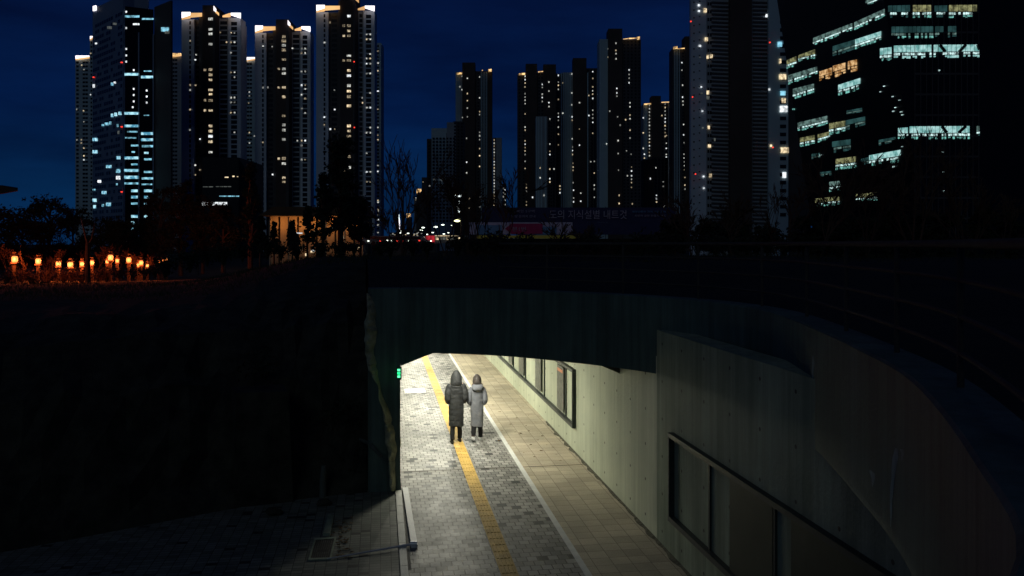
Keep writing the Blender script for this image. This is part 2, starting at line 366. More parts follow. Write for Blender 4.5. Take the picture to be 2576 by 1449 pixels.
# steel framed display cases on the right wall
def case(name,y0,y1,label,bars,boards,posters):
    e_=empty(name,(4.5,(y0+y1)/2,.66),label,'display case')
    b=MB(); t=.05; x0,x1=4.515,4.608
    b.box(x0,x1,y0,y1,.60,.68); b.box(x0,x1,y0,y1,1.93,2.0)
    b.box(x0,x1,y0,y0+t,.682,1.928); b.box(x0,x1,y1-t,y1,.682,1.928)
    b.build('frame',M['dsteel'],e_)
    for yb in bars:
        b=MB(); b.box(x1-.03,x1-.002,yb,yb+.05,.682,1.928); b.build('mullion',M['dsteel'],e_)
    for a,c in boards:
        b=MB(); b.box(x1-.035,x1-.01,a,c,.683,1.927); b.build('board',M['board'],e_)
    for a,c in posters:
        b=MB(); b.box(x0+.035,x0+.055,a,c,.75,1.88,0); b.build('poster',M['poster'],e_)
        b=MB(); 
        b.box(x0+.029,x0+.034,a+.08,c-.08,1.72,1.80,0)
        b.build('poster_heading',M['orange'],e_)
    return e_
M['orange']=mat_noise('poster_orange',(.6,.2,.1),(.7,.3,.15),6,.5)
def yatu(u):
    Z=4.55*F/(CT*(u-957)); return Z*(CT-(u-U0)/F*ST)
case('display_case',yatu(1443),40,'long steel poster case on the lit wall inside the underpass',
     [yatu(1366),yatu(1319),yatu(1289),yatu(1420)],[],[(yatu(1417),yatu(1401)),(yatu(1360),yatu(1346)),(yatu(1317),yatu(1305)),(yatu(1288),yatu(1279))])
case('display_case',6.0,yatu(1685),'dark empty steel display case on the unlit wall outside the underpass',
     [yatu(1780),yatu(1944)],[(yatu(1944)+.06,yatu(1831)),(6.06,yatu(1985))],[])

# ceiling lamps in the underpass
def lum(y,x,power,i):
    t=empty('ceiling_lamp',(x,y,2.8),'long white ceiling lamp over the path inside the underpass','ceiling lamp','ceiling lamps in the underpass')
    b=MB(); b.box(x-.09,x+.09,y-.62,y+.62,2.752,2.80); b.build('housing',M['steel'],t)
    b=MB(); b.box(x-.075,x+.075,y-.6,y+.6,2.735,2.7515); b.build('diffuser',M['e_lamp'],t)
    ld=bpy.data.lights.new('tube_light','AREA'); ld.shape='RECTANGLE'; ld.size=.14; ld.size_y=1.15; ld.energy=power*.55; ld.color=(1.0,.97,.80)
    link_light('tube_light',ld,(x,y,2.73),t)
    ld=bpy.data.lights.new('tube_side_light','POINT'); ld.shadow_soft_size=.04; ld.energy=power*.30; ld.color=(1.0,.97,.80)
    link_light('tube_side_light',ld,(x,y,2.69),t)
Y0=19.7
for i in range(10):
    lum(Y0+i*5.3,1.75,190 if i<1 else 310,i)
# wall washer downlight
for k_,yy in enumerate((20.0,25.0,30.0,35.0,40.0)):
    t=empty('downlight',(4.42,yy,2.8),['first small round downlight beside the end of the poster case','second downlight along the right wall of the underpass','third downlight along the right wall of the underpass','fourth downlight along the right wall of the underpass','farthest downlight along the right wall of the underpass'][k_],'downlight','downlights along the right wall')
    b=MB(); b.tube([(4.42,yy,2.80),(4.42,yy,2.66)],[.05,.05],16); b.build('can',M['dsteel'],t)
    ld=bpy.data.lights.new('spot','SPOT'); ld.energy=800; ld.spot_size=math.radians(88 if k_==0 else 110); ld.spot_blend=1.0; ld.color=(1.0,.98,.74); ld.shadow_soft_size=.04
    link_light('spot',ld,(4.42,yy,2.63),t,(0,math.radians(10),0))

# green exit light on the jamb
t=empty('signal_light',(.41,17.03,2.4),'small glowing green signal light on the left corner of the portal','signal light')
P0=W(1003.5,939,16.75)
b=MB(); b.obox(P0+RT*-.045+UP*-.13,RT*.09,AX*.08,UP*.26); b.build('housing',M['dsteel'],t)
for k in range(3):
    b=MB(); c=P0+UP*(-.065+.065*k)-AX*.004; b.obox(c+RT*-.028+UP*-.022,RT*.056,AX*-.012,UP*.044); b.build('lamp',M['e_greenw'] if k!=1 else M['e_green'],t)
ld=bpy.data.lights.new('green_glow','POINT'); ld.energy=.10; ld.color=(.05,1,.3); ld.shadow_soft_size=.05
link_light('green_glow',ld,P0-AX*.12-RT*.02,t)

# railing round the upper deck
rp=[p+n*.24 for p,n in zip(cur,nor)]
rail=empty('deck_railing',(4,8,4.1),'dark steel railing with four rails following the curved parapet','railing')
acc=0; last=rp[0]; posts=[]
dist=[0]
for i in range(1,len(rp)): dist.append(dist[-1]+(rp[i]-rp[i-1]).length)
def at_d(d):
    for i in range(1,len(rp)):
        if dist[i]>=d:
            t_=(d-dist[i-1])/(dist[i]-dist[i-1]); return rp[i-1].lerp(rp[i],t_)
    return rp[-1]
# nearest parameter of the post seen at (3.53,4.6)
best=min(range(len(rp)),key=lambda i:(rp[i]-Vector((3.6,4.62))).length); d0=dist[best]
d=d0-1.7*2
while d<dist[-1]-3:
    q=at_d(d)
    if (q-Vector((0,0))).length>2.6:
        b=MB(); b.tube([(q.x,q.y,4.02),(q.x,q.y,5.0)],.022,8); b.build('post',M['rail'],rail)
    d+=1.72
ridx=[i for i,q in enumerate(rp) if q.length>2.3 and dist[i]>d0-3.4 and dist[i]<dist[-1]-2]
for z,rr in ((5.0,.028),(4.77,.016),(4.54,.016),(4.31,.016)):
    b=MB(); b.tube([(rp[i].x,rp[i].y,z) for i in ridx],rr,8); b.build('rail',M['rail'],rail,True)

# ------------------------------------------------------------------ terrain strips
def vnoise(x,y,s=1.0,seed=0):
    from mathutils import noise
    return noise.noise(Vector((x*s+seed*13.7,y*s-seed*7.1,seed*3.3)))
def lerp(a,b,t): return a+(b-a)*t
def interp(tab,x):
    if x<=tab[0][0]: return tab[0][1]
    for (x0,y0),(x1,y1) in zip(tab,tab[1:]):
        if x<=x1: return lerp(y0,y1,(x-x0)/(x1-x0))
    return tab[-1][1]
def sstep(a,b,x):
    t=max(0,min(1,(x-a)/(b-a))); return t*t*(3-2*t)
HILLR=[(0,3.98),(2,4.1),(6,4.42),(14,4.50),(24,4.42),(40,3.4),(70,1.2),(110,.0),(150,-.5)]
HILLL=[(0,0),(.5,.9),(1.3,2.1),(2.6,3.1),(5,3.35),(14,3.3),(25,3.05),(40,2.6),(70,1.6),(110,.2),(150,-.5)]
def wgt(x,y):
    az=math.degrees(math.atan2(x,y)); return sstep(-14,-3,az)
def far_h(x,y,d):
    return lerp(interp(HILLL,d),interp(HILLR,d),wgt(x,y))
offs_r=[0,.3,1,2,4,6,9,12,15,18,22,27,33,40,50,62,78,95,115,150]
verts=[];faces=[]
ci=[i for i in range(len(cur)) if i%2==0]
if ci[-1]!=len(cur)-1: ci.append(len(cur)-1)
base=[(cur[i]+nor[i]*(T-.03),nor[i]) for i in ci]+[(Vector((-.23,17.38)),Vector((-.02,1)).normalized())]
for p,n in base:
    for d in offs_r:
        q=p+n*d
        # keep strips from colliding on the concave side
        z=interp(HILLR,d)
        if d>=4: z=lerp(z,far_h(q.x,q.y,d),sstep(4,12,d)) if q.y>0 else z
        z+= (vnoise(q.x,q.y,.35,1)*.14+vnoise(q.x,q.y,1.3,2)*.05)*min(1,d/3)
        verts.append((q.x,q.y,z))
nn=len(offs_r)
for i in range(len(base)-1):
    for j in range(nn-1):
        faces.append((i*nn+j,i*nn+j+1,(i+1)*nn+j+1,(i+1)*nn+j))
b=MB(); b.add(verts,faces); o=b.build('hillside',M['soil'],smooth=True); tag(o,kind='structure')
LB=[(-.26,17.05),(-.9,16.95),(-1.7,16.75),(-2.5,16.5),(-3.7,15.9),(-5,15.2),(-6.2,14.6),(-8,13.9),(-10,13.4),(-14,13.2),(-20,13.8),(-30,15),(-50,16)]
lb=catmull(LB,4)
offs_l=[0,.15,.35,.6,.9,1.3,1.8,2.6,3.6,5,7,9.5,12,15,18,22,27,33,40,50,62,78,95,115,150]
verts=[];faces=[]
for i,p in enumerate(lb):
    dd=(lb[min(i+1,len(lb)-1)]-lb[max(i-1,0)]).normalized(); n=Vector((dd.y,-dd.x))
    if i==0: n=Vector((-.02,1)).normalized()
    n=(n*.5+Vector((-.02-.25*min(1,i/30),1)).normalized()*.5).normalized()
    for d in offs_l:
        q=p+n*d; z=interp(HILLL,d)
        if d>=1.3: z=lerp(z,far_h(q.x,q.y,d),sstep(1.3,12,d))
        rk=vnoise(q.x,q.y,1.1,3)*.35+vnoise(q.x*1.0,q.y+z*2,2.7,4)*.18+vnoise(q.x,z*3+q.y,6,5)*.07
        k=min(1,d/.3)*(1-sstep(4,10,d)); 
        z+=rk*k*.8 + (vnoise(q.x,q.y,.35,1)*.14)*sstep(4,10,d)
        verts.append((q.x+rk*.3*k,q.y-rk*.5*k,max(z,-.05)))
nn=len(offs_l)
for i in range(len(lb)-1):
    for j in range(nn-1):
        faces.append((i*nn+j,(i+1)*nn+j,(i+1)*nn+j+1,i*nn+j+1))
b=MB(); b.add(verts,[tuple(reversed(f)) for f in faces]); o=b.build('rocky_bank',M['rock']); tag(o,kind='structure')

# pale broken rock edge beside the portal
from mathutils import noise as mnoise
ZL=[(125,50),(122,200),(118,330),(120,450),(145,550),(190,650),(215,730),(235,800),(245,950),(262,1080),(270,1150),(285,1338)]
ZR=[(178,60),(208,150),(205,330),(198,450),(197,530),(222,620),(236,690),(262,765),(322,930),(330,1090),(328,1200),(325,1338)]
rings=[]
NV=90
def pl(Pts,t):
    y=lerp(50,1338,t)
    for (x0,y0),(x1,y1) in zip(Pts,Pts[1:]):
        if y<=y1: return lerp(x0,x1,max(0,(y-y0))/(y1-y0)),y
    return Pts[-1]
b=MB(); NU=14; grid=[]
for i in range(NV+1):
    t=i/NV; a=pl(ZL,t); c=pl(ZR,t); row=[]
    for j in range(NU+1):
        s=j/NU
        zx=lerp(a[0],c[0],s); u=872+zx*.3842; v=717.8+a[1]*.3842
        Zd=lerp(16.75,16.92,s)
        P=W(u,v,Zd)
        bul=math.sin(PI*s)**.6*.16
        nzv=mnoise.noise(P*3.1)*.10+mnoise.noise(P*9)*.06+(abs(mnoise.noise(Vector((P.x*2,P.y,P.z*7))))*-.10)
        P=P-AX*(bul+nzv)+RT*(mnoise.noise(P*4+Vector((9,1,2)))*.05)
        row.append(P)
    grid.append(row)
V_=[p for r_ in grid for p in r_]; k0=len(V_)
V2=[p+AX*.5 for p in V_]
fs=[]
for i in range(NV):
    for j in range(NU):
        a=i*(NU+1)+j; fs.append((a,a+NU+1,a+NU+2,a+1)); fs.append((a+k0,a+1+k0,a+NU+2+k0,a+NU+1+k0))
for i in range(NV):
    a=i*(NU+1); fs.append((a,a+k0,a+NU+1+k0,a+NU+1)); a=i*(NU+1)+NU; fs.append((a,a+NU+1,a+NU+1+k0,a+k0))
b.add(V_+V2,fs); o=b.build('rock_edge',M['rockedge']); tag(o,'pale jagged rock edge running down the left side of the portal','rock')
# concrete pier on the bank
A=G(588,1278); B_=G(738,1262)
b=MB(); d1=(B_-A); d1.z=0; h=2.15
back=Vector((-d1.y,d1.x,0)).normalized()*.9
b.add([A,B_,B_+back,A+back,A+Vector((.02,.15,h)),A+d1*.90+Vector((0,.15,h-.03)),A+d1*.9+back+Vector((0,0,h)),A+back+Vector((0,0,h))],[(3,2,1,0),(4,5,6,7),(0,1,5,4),(1,2,6,5),(2,3,7,6),(3,0,4,7)])
o=b.build('concrete_pier',M['rock']); tag(o,'dark weathered concrete pier standing against the rocky bank','pier')
# rocks at bank foot
for k,(u,v,s) in enumerate(((400,1225,.45),(440,1212,.3),(560,1235,.28),(815,1250,.14),(300,1260,.4),(200,1270,.5),(690,1275,.15))):
    P=G(u,v+20); bb=MB()
    n1,n2=10,7; rings=[]
    for i in range(n2+1):
        ph=-PI/2+PI*i/n2; ring=[]
        for j in range(n1):
            t=2*PI*j/n1; q=Vector((math.cos(ph)*math.cos(t)*s,math.cos(ph)*math.sin(t)*s*.8,math.sin(ph)*s*.6))
            q*=1+.45*mnoise.noise(q*3.0/s*.4+Vector((k*5,0,0))); ring.append(P+q+Vector((0,0,s*.25)))
        rings.append(ring)
    bb.loft(rings); o=bb.build('boulder',M['rock'] if k not in (1,2) else M['conc_p'])
    tag(o,'rough dark boulder at the foot of the rocky bank','boulder','boulders at the foot of the bank')
# low white flood barrier rail
t=empty('edge_rail',(.6,15,0),'white steel edge rail with a thin arm across the side pavement','rail')
a=G(1019.5,1232); c=G(1043,1378)
b=MB(); d=(c-a).normalized(); r_=Vector((d.y,-d.x,0)).normalized()
b.obox(a+r_*-.05,c-a,r_*-.0+r_*.105,UP*.05); b.build('beam',M['white'],t)
e1=G(1040,1376); e2=G(822,1409)
b=MB(); b.tube([e1+UP*.05,e2+UP*.02],[.022,.007],8); b.build('arm',M['steel'],t)
b=MB(); b.tube([e1+RT*-.05+UP*.05,e1+RT*.06+UP*.05],[.045,.045],12); b.build('end_cap',M['steel'],t)
b=MB(); b.box(.425,.47,12.9,17,.0,.004); tag(b.build('gravel_strip',M['gravel']),kind='structure')
# grime and moss washed up against the foot of the right wall
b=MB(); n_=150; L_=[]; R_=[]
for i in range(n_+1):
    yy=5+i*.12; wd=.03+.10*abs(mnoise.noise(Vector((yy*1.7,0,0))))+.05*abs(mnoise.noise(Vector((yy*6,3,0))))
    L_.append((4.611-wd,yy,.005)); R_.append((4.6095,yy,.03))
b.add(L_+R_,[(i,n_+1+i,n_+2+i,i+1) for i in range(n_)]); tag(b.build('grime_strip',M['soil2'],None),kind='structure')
# drain
t=empty('drain_grate',G(812,1383),'square steel drain grate in the dim side pavement','drain grate')
q=[G(791,1357),G(846,1353),G(832,1409),G(775,1411)]
b=MB(); ctr=sum(q,Vector())/4
def rim(k): return [ctr+(p-ctr)*k for p in q]
o1=rim(1.0); i1=rim(.86)
for k in range(4):
    a,c,d,e=o1[k],o1[(k+1)%4],i1[(k+1)%4],i1[k]
    b.add([a,c,d,e,a+UP*.02,c+UP*.02,d+UP*.02,e+UP*.02],[(4,7,6,5),(0,1,5,4),(1,2,6,5),(2,3,7,6),(3,0,4,7)])
b.build('rim',M['conc'],t)
b=MB()
for k in range(9):
    s=(k+.5)/9; a=i1[0].lerp(i1[1],s); c=i1[3].lerp(i1[2],s); d=(i1[1]-i1[0])*.03
    b.obox(a-d,d*2,c-a,UP*.014)
b.build('bars',M['rail'],t)
q=[G(826,1299),G(839,1303),G(830,1349),G(812,1348)]
b=MB(); b.add([p for p in q]+[p+UP*.05 for p in q],[(3,2,1,0),(4,5,6,7),(0,1,5,4),(1,2,6,5),(2,3,7,6),(3,0,4,7)])
o=b.build('stone_slab',M['conc']); tag(o,'pale narrow stone slab lying behind the drain grate','stone slab')
# fallen leaves
def leaf(P,s,rot,name='fallen_leaf'):
    b=MB(); c=[]
    for k in range(7):
        a=2*PI*k/7; rr=s*(1 if k%2 else .55)*(.8+.4*random.random())
        c.append(P+Vector((math.cos(a+rot)*rr,math.sin(a+rot)*rr*.7,.006+random.random()*.4*s)))
    b.add(c+[P+Vector((0,0,.012))],[(k,(k+1)%7,7) for k in range(7)])
    o=b.build(name,M['leaf_dry'])
    return o
pts=[(1210,956),(1245,965),(1227,1007),(1280,980),(1257,1037),(1290,1030),(1315,1023),(1262,1085),(1285,1068),(1300,1052),(1310,1092),(1322,1072),(1330,1085),(1347,1063),(1352,1108),(1297,1088),(1375,1120),(1362,1135),(1391,1126),(1255,1110),(1335,1120),(1300,1010),(1260,990),(1330,1045),(1365,1098),(1400,1145),(1240,1020),(1278,1118),(1318,1140),(1345,1150),(1232,985),(1410,1160),(1187,948),(1275,1048),(1235,1050)]
for u,v in pts:
    o=leaf(G(u,v),random.uniform(.03,.065),random.random()*6)
    tag(o,'small dry leaf lying on the lit tan pavement','leaf','dry leaves on the tan pavement')
for k in range(70):
    u=random.gauss(862,14); v=random.uniform(1300,1405)
    if u<846 and v>1350: u=850+random.random()*20
    o=leaf(G(u,v),random.uniform(.025,.055),random.random()*6)
    tag(o,'brown fallen leaf in the litter beside the drain grate','leaf','leaf litter around the drain')

# ------------------------------------------------------------------ people
def ring(cx,cy,z,rx,ry,n=20,ph=0,tilt=0):
    return [(cx+rx*math.cos(2*PI*k/n+ph),cy+ry*math.sin(2*PI*k/n+ph),z+tilt*math.sin(2*PI*k/n+ph)) for k in range(n)]
def body(parent,h,step,mat):
    """one continuous skinned body: pelvis, legs, torso, arms with hands and fingers, neck, head"""
    k=h/1.75
    V=[];E=[];R=[]
    def v(x,y,z,r,p=None):
        V.append((x*k,y*k,z*k)); R.append(r*k); i=len(V)-1
        if p is not None: E.append((p,i))
        return i
    pel=v(0,0,.93,.13); sp=v(0,0,1.12,.12,pel); ch=v(0,.0,1.32,.14,sp); nk=v(0,.0,1.47,.055,ch); hd=v(0,.02,1.56,.075,nk); hc=v(0,.03,1.64,.098,hd); ht=v(0,.02,1.71,.07,hc)
    nose=v(0,.125,1.60,.014,hc)
    for s,fw in ((-1,step[0]),(1,step[1])):
        hp=v(s*.07,0,.88,.08,pel); kn=v(s*.078,fw*.45+.035,.5,.046,hp); an=v(s*.10,fw,.11 if fw>=-.05 else .17,.04,kn); to=v(s*.11,fw+.13,.045,.035,an)
    for s in (-1,1):
        sh=v(s*.18,0,1.40,.06,ch); el=v(s*.25,-.05,1.12,.045,sh); wr=v(s*.20,.14,.98,.03,el); pa=v(s*.18,.20,.96,.03,wr)
        for j,(dx,dz,ln) in enumerate(((-.027,.01,.045),(-.009,.014,.055),(.009,.012,.05),(.026,.004,.04))):
            f1=v(s*.18+dx,.24,.95+dz,.010,pa); v(s*.17+dx,.24+ln*.7,.93+dz,.009,f1)
        th=v(s*.15,.21,.985,.011,wr); v(s*.135,.245,.98,.009,th)
    me=bpy.data.meshes.new('body'); me.from_pydata(V,E,[]); me.materials.append(mat)
    o=bpy.data.objects.new('body',me); COL.objects.link(o); o.parent=parent
    mod=o.modifiers.new('skin','SKIN')
    if not me.skin_vertices: 
        try: me.skin_vertices.new()
        except Exception: pass
    for i,sv in enumerate(me.skin_vertices[0].data):
        sv.radius=(R[i],R[i]); sv.use_root=(i==0)
    sub=o.modifiers.new('sub','SUBSURF'); sub.levels=2; sub.render_levels=2
    return o
M['skin']=mat_noise('skin',(.45,.28,.2),(.5,.32,.24),8,.5)
M['coat1']=mat_noise('charcoal_puffer',(.018,.019,.021),(.040,.042,.045),9,.6,1.0,16,detail=9)
M['coat2']=mat_noise('grey_coat',(.13,.135,.16),(.20,.21,.235),7,.85,1.0,14,detail=9)
M['trouser']=mat_noise('black_trousers',(.010,.010,.012),(.02,.02,.022),7,.8)
M['fur']=mat_noise('brown_fur_trim',(.07,.05,.04),(.20,.15,.12),20,.95,.9,60)
M['hair']=mat_noise('dark_hair',(.025,.021,.02),(.08,.068,.064),20,.5)
M['shoew']=mat_noise('white_shoe',(.75,.75,.76),(.85,.85,.86),7,.5)
M['shoed']=mat_noise('dark_shoe',(.02,.018,.016),(.04,.035,.03),7,.5)
def person(loc,h,coat,hem,label,puffer,shoe,step,rot,hem_r,sh_r):
    t=empty('person',loc,label,'person'); t.rotation_euler=(0,0,rot)
    def bd(b,name,m,sm=True):
        o=b.build(name,m,None,sm); o.parent=t; return o
    body(t,h,step,M['skin'])
    k=h/1.75; n=28
    rings=[]; N_=64; z0=hem; z1=1.475*k
    for i in range(N_+1):
        s=i/N_; z=lerp(z0,z1,s)
        prof=[(0,hem_r),(.35,hem_r*1.02),(.62,lerp(hem_r,sh_r,.5)),(.85,sh_r),(.94,sh_r*.86),(1.0,.085)]
        rx=interp(prof,s); ry=rx*.72 if s<.9 else rx*.8
        q=0
        if puffer:
            ph=(z-z0)/.135; q=abs(math.sin(PI*ph))**.7*.008-.003
        else: q=.004*math.sin(9*z)
        rg=[]
        for j in range(n):
            a=2*PI*j/n
            wr=.006*mnoise.noise(Vector((math.cos(a)*2,math.sin(a)*2,z*6)))+.004*mnoise.noise(Vector((a*3,z*14,h)))
            rr=(q+wr*(1.6 if not puffer else 1))
            rg.append(((rx+rr)*math.cos(a),(ry+rr)*math.sin(a)-.01,z+.01*math.sin(a*2)))
        rings.append(rg)
    b=MB(); b.loft(rings,caps=True); bd(b,'coat',coat)
    for s in (-1,1):
        path=[Vector((s*(sh_r-.05),0,1.425*k)),Vector((s*(sh_r+.0),-.02,1.34*k)),Vector((s*(sh_r+.03),-.045,1.22*k)),Vector((s*(sh_r+.035),-.05,1.10*k)),Vector((s*(sh_r+.02),-.01,1.03*k)),Vector((s*(sh_r-.02),.08,.99*k)),Vector((s*(sh_r-.05),.15,.97*k))]
        pp=catmull(path,5); rad=[]
        for i in range(len(pp)):
            q=i/(len(pp)-1); r0=interp([(0,.07),(.3,.078),(.6,.07),(1,.05)],q)*(1 if puffer else .88)
            rad.append(r0+(abs(math.sin(PI*q*5))**.5*.010 if puffer else .003*math.sin(q*17)))
        b=MB(); b.tube(pp,rad,14); bd(b,'sleeve',coat)
    # trousers
    for s,fw in ((-1,step[0]),(1,step[1])):
        b=MB(); foot=.10 if fw>=-.08 else .17
        pp=catmull([Vector((s*.065*k,0,.86*k)),Vector((s*.07*k,fw*.25+.02,.66*k)),Vector((s*.078*k,fw*.45+.03,.49*k)),Vector((s*.10*k,fw*.8,.28*k)),Vector((s*.10*k,fw-.01,foot*k))],5)
        b.tube(pp,[lerp(.080,.055,i/(len(pp)-1))+.003*math.sin(i*1.7) for i in range(len(pp))],14); bd(b,'trouser_leg',M['trouser'])
        zf=0 if fw>=-.08 else .06
        rg=[]
        for q,(yy,wd,hh) in enumerate(((-.075,.028,.05),(-.06,.04,.085),(0,.045,.105),(.07,.046,.075),(.14,.05,.055),(.185,.042,.045),(.205,.02,.025))):
            rg.append([(s*.105*k+wd*math.cos(2*PI*j/12),fw+yy+.02,max(0,zf*(1-(yy+.07)*2.5))+hh*.5+hh*.5*math.sin(2*PI*j/12)) for j in range(12)])
        b=MB(); b.loft(rg); bd(b,'shoe',shoe)
    return t,bd,k
# person 1
P=G(1147.5,1114)
t,bd,k=person(P,1.80,M['coat1'],.43,'person in a long dark hooded puffer coat walking away',True,M['shoed'],(-.07,.09),math.radians(3),.185,.185)
b=MB(); rings=[]
for z,rx,ry,cy in ((1.44,.15,.13,-.01),(1.50,.155,.15,-.02),(1.56,.145,.15,-.02),(1.64,.135,.145,-.015),(1.71,.115,.13,-.01),(1.77,.085,.10,-.02),(1.815,.05,.06,-.035),(1.835,.018,.02,-.045)):
    rings.append([(rx*math.cos(2*PI*j/20)*(1+.04*math.sin(j*1.3+z*20)),cy+ry*math.sin(2*PI*j/20),z) for j in range(20)])
b.loft(rings); bd(b,'hood',M['coat1'])
# person 2
P=G(1200,1110)
t,bd,k=person(P,1.66,M['coat2'],.39,'person in a long grey coat and white shoes walking away',False,M['shoew'],(-.10,.10),math.radians(-2),.160,.168)
b=MB(); rings=[]
for z,rx,ry,cy in ((1.36,.07,.07,-.02),(1.42,.10,.10,-.02),(1.50,.115,.13,-.01),(1.57,.112,.13,.0),(1.63,.095,.115,0.01),(1.68,.055,.07,0.01),(1.70,.018,.02,0.01)):
    rings.append([(rx*math.cos(2*PI*j/18),cy+ry*math.sin(2*PI*j/18),z) for j in range(18)])
b.loft(rings); bd(b,'hair',M['hair'])
b=MB(); pp=[]
for i in range(21):
    a=PI*.08+PI*.84*i/20; a=-a  # round the back
    pp.append(Vector((.105*math.cos(a)*(1+.05*math.sin(i*2)),.0+.115*math.sin(a),1.43-.05*abs(math.sin(a))+.04*abs(math.cos(a)))))
b.tube(pp,[.035+.008*math.sin(i*2.1) for i in range(21)],9); bd(b,'fur_trim',M['fur'])
b=MB(); rings=[]
for z,rx,ry,cy in ((1.30,.10,.04,-.13),(1.35,.14,.07,-.115),(1.41,.15,.09,-.09),(1.455,.12,.07,-.06)):
    rings.append([(rx*math.cos(2*PI*j/18),cy+ry*math.sin(2*PI*j/18),z) for j in range(18)])
b.loft(rings); bd(b,'folded_hood',M['coat2'])

# ------------------------------------------------------------------ facades for far buildings
class Fac:
    """vertical (or tilted) plane given by three world points; px rectangles are laid on it at its true depth"""
    def __init__(s,P0,P1,P2):
        s.p=Vector(P0); s.n=(Vector(P1)-s.p).cross(Vector(P2)-s.p).normalized()
        if s.n.dot(s.p-CAM)>0: s.n=-s.n      # towards the camera side
    def hit(s,u,v):
        d=ray(u,v); t=(s.p-CAM).dot(s.n)/d.dot(s.n); return CAM+d*t
    def quad(s,b,u0,u1,vt0,vt1,vb0,vb1,off=.15,mi=0):
        A=[s.hit(u0,vb0),s.hit(u1,vb1),s.hit(u1,vt1),s.hit(u0,vt0)]
        A=[p+s.n*off for p in A]; Bk=[p-s.n*(off*.98) for p in A]
        b.add(A+Bk,[(0,1,2,3),(4,5,1,0),(5,6,2,1),(6,7,3,2),(7,4,0,3)],mi)
def fplane(uL,ZL_,uR,ZR_):
    a=W(uL,V0,ZL_); c=W(uR,V0,ZR_); return Fac(a,c,a+UP)
def bay(parent,name,mat,uL,ZL_,uR,ZR_,vt,D=16,vtR=None,zbase=-1.0,lean=0):
    """closed prism: front from uL to uR, top at pixel row vt"""
    a=W(uL,V0,ZL_); c=W(uR,V0,ZR_); a.z=c.z=0
    zt=W(uL,vt,ZL_).z; zt2=W(uR,vtR,ZR_).z if vtR is not None else zt
    d=(c-a).normalized(); n=Vector((-d.y,d.x,0))
    if n.dot(AX)<0: n=-n
    q=[a,c,c+n*D,a+n*D]; tops=[zt,zt2,zt2,zt]
    b=MB(); b.add([(p.x,p.y,zbase) for p in q]+[(p.x,p.y,z) for p,z in zip(q,tops)],[(3,2,1,0),(4,5,6,7),(0,1,5,4),(1,2,6,5),(2,3,7,6),(3,0,4,7)])
    return b.build(name,mat,parent)
def tower(name,u,Z,label,group=None,cat='apartment tower'):
    P=W(u,V0,Z); P.z=0
    return empty(name,P,label,cat,group)
nlit=[0]
def lit(parent,fac,u,v,wd,ht,mat='e_cool',name='window',off=.25):
    if mat in('e_cool','e_warm'):
        mat+=random.choice(['','_b','_b','_c','_c'])
        wd*=random.uniform(.62,.92); ht*=random.uniform(.6,.88)
    b=MB(); fac.quad(b,u-wd/2,u+wd/2,v-ht/2,v-ht/2,v+ht/2,v+ht/2,off)
    return b.build(name,M[mat],parent)
def grid_windows(parent,fac,cols,v0,v1,pitch,wd,ht,mat='glass',skip=0,off=.12,name='dark_windows'):
    b=MB(); n=0
    for u in cols:
        v=v0
        while v<v1:
            if random.random()>=skip: fac.quad(b,u-wd/2,u+wd/2,v-ht/2,v-ht/2,v+ht/2,v+ht/2,off); n+=1
            v+=pitch
    if n:
        o=b.build(name,M[mat],parent)
        if n>1: o['kind']='stuff'
        return o
z1=lambda x,y:(161+x*.32405, y*.32405)           # first zoom to grid px
z2=lambda x,y:(939.2+x*.32405, 67.1+y*.32405)
z3=lambda x,y:(1677+x*.3518, y*.3518)
z4=lambda x,y:(x*.25, 402.5+y*.25)
s1=.32405

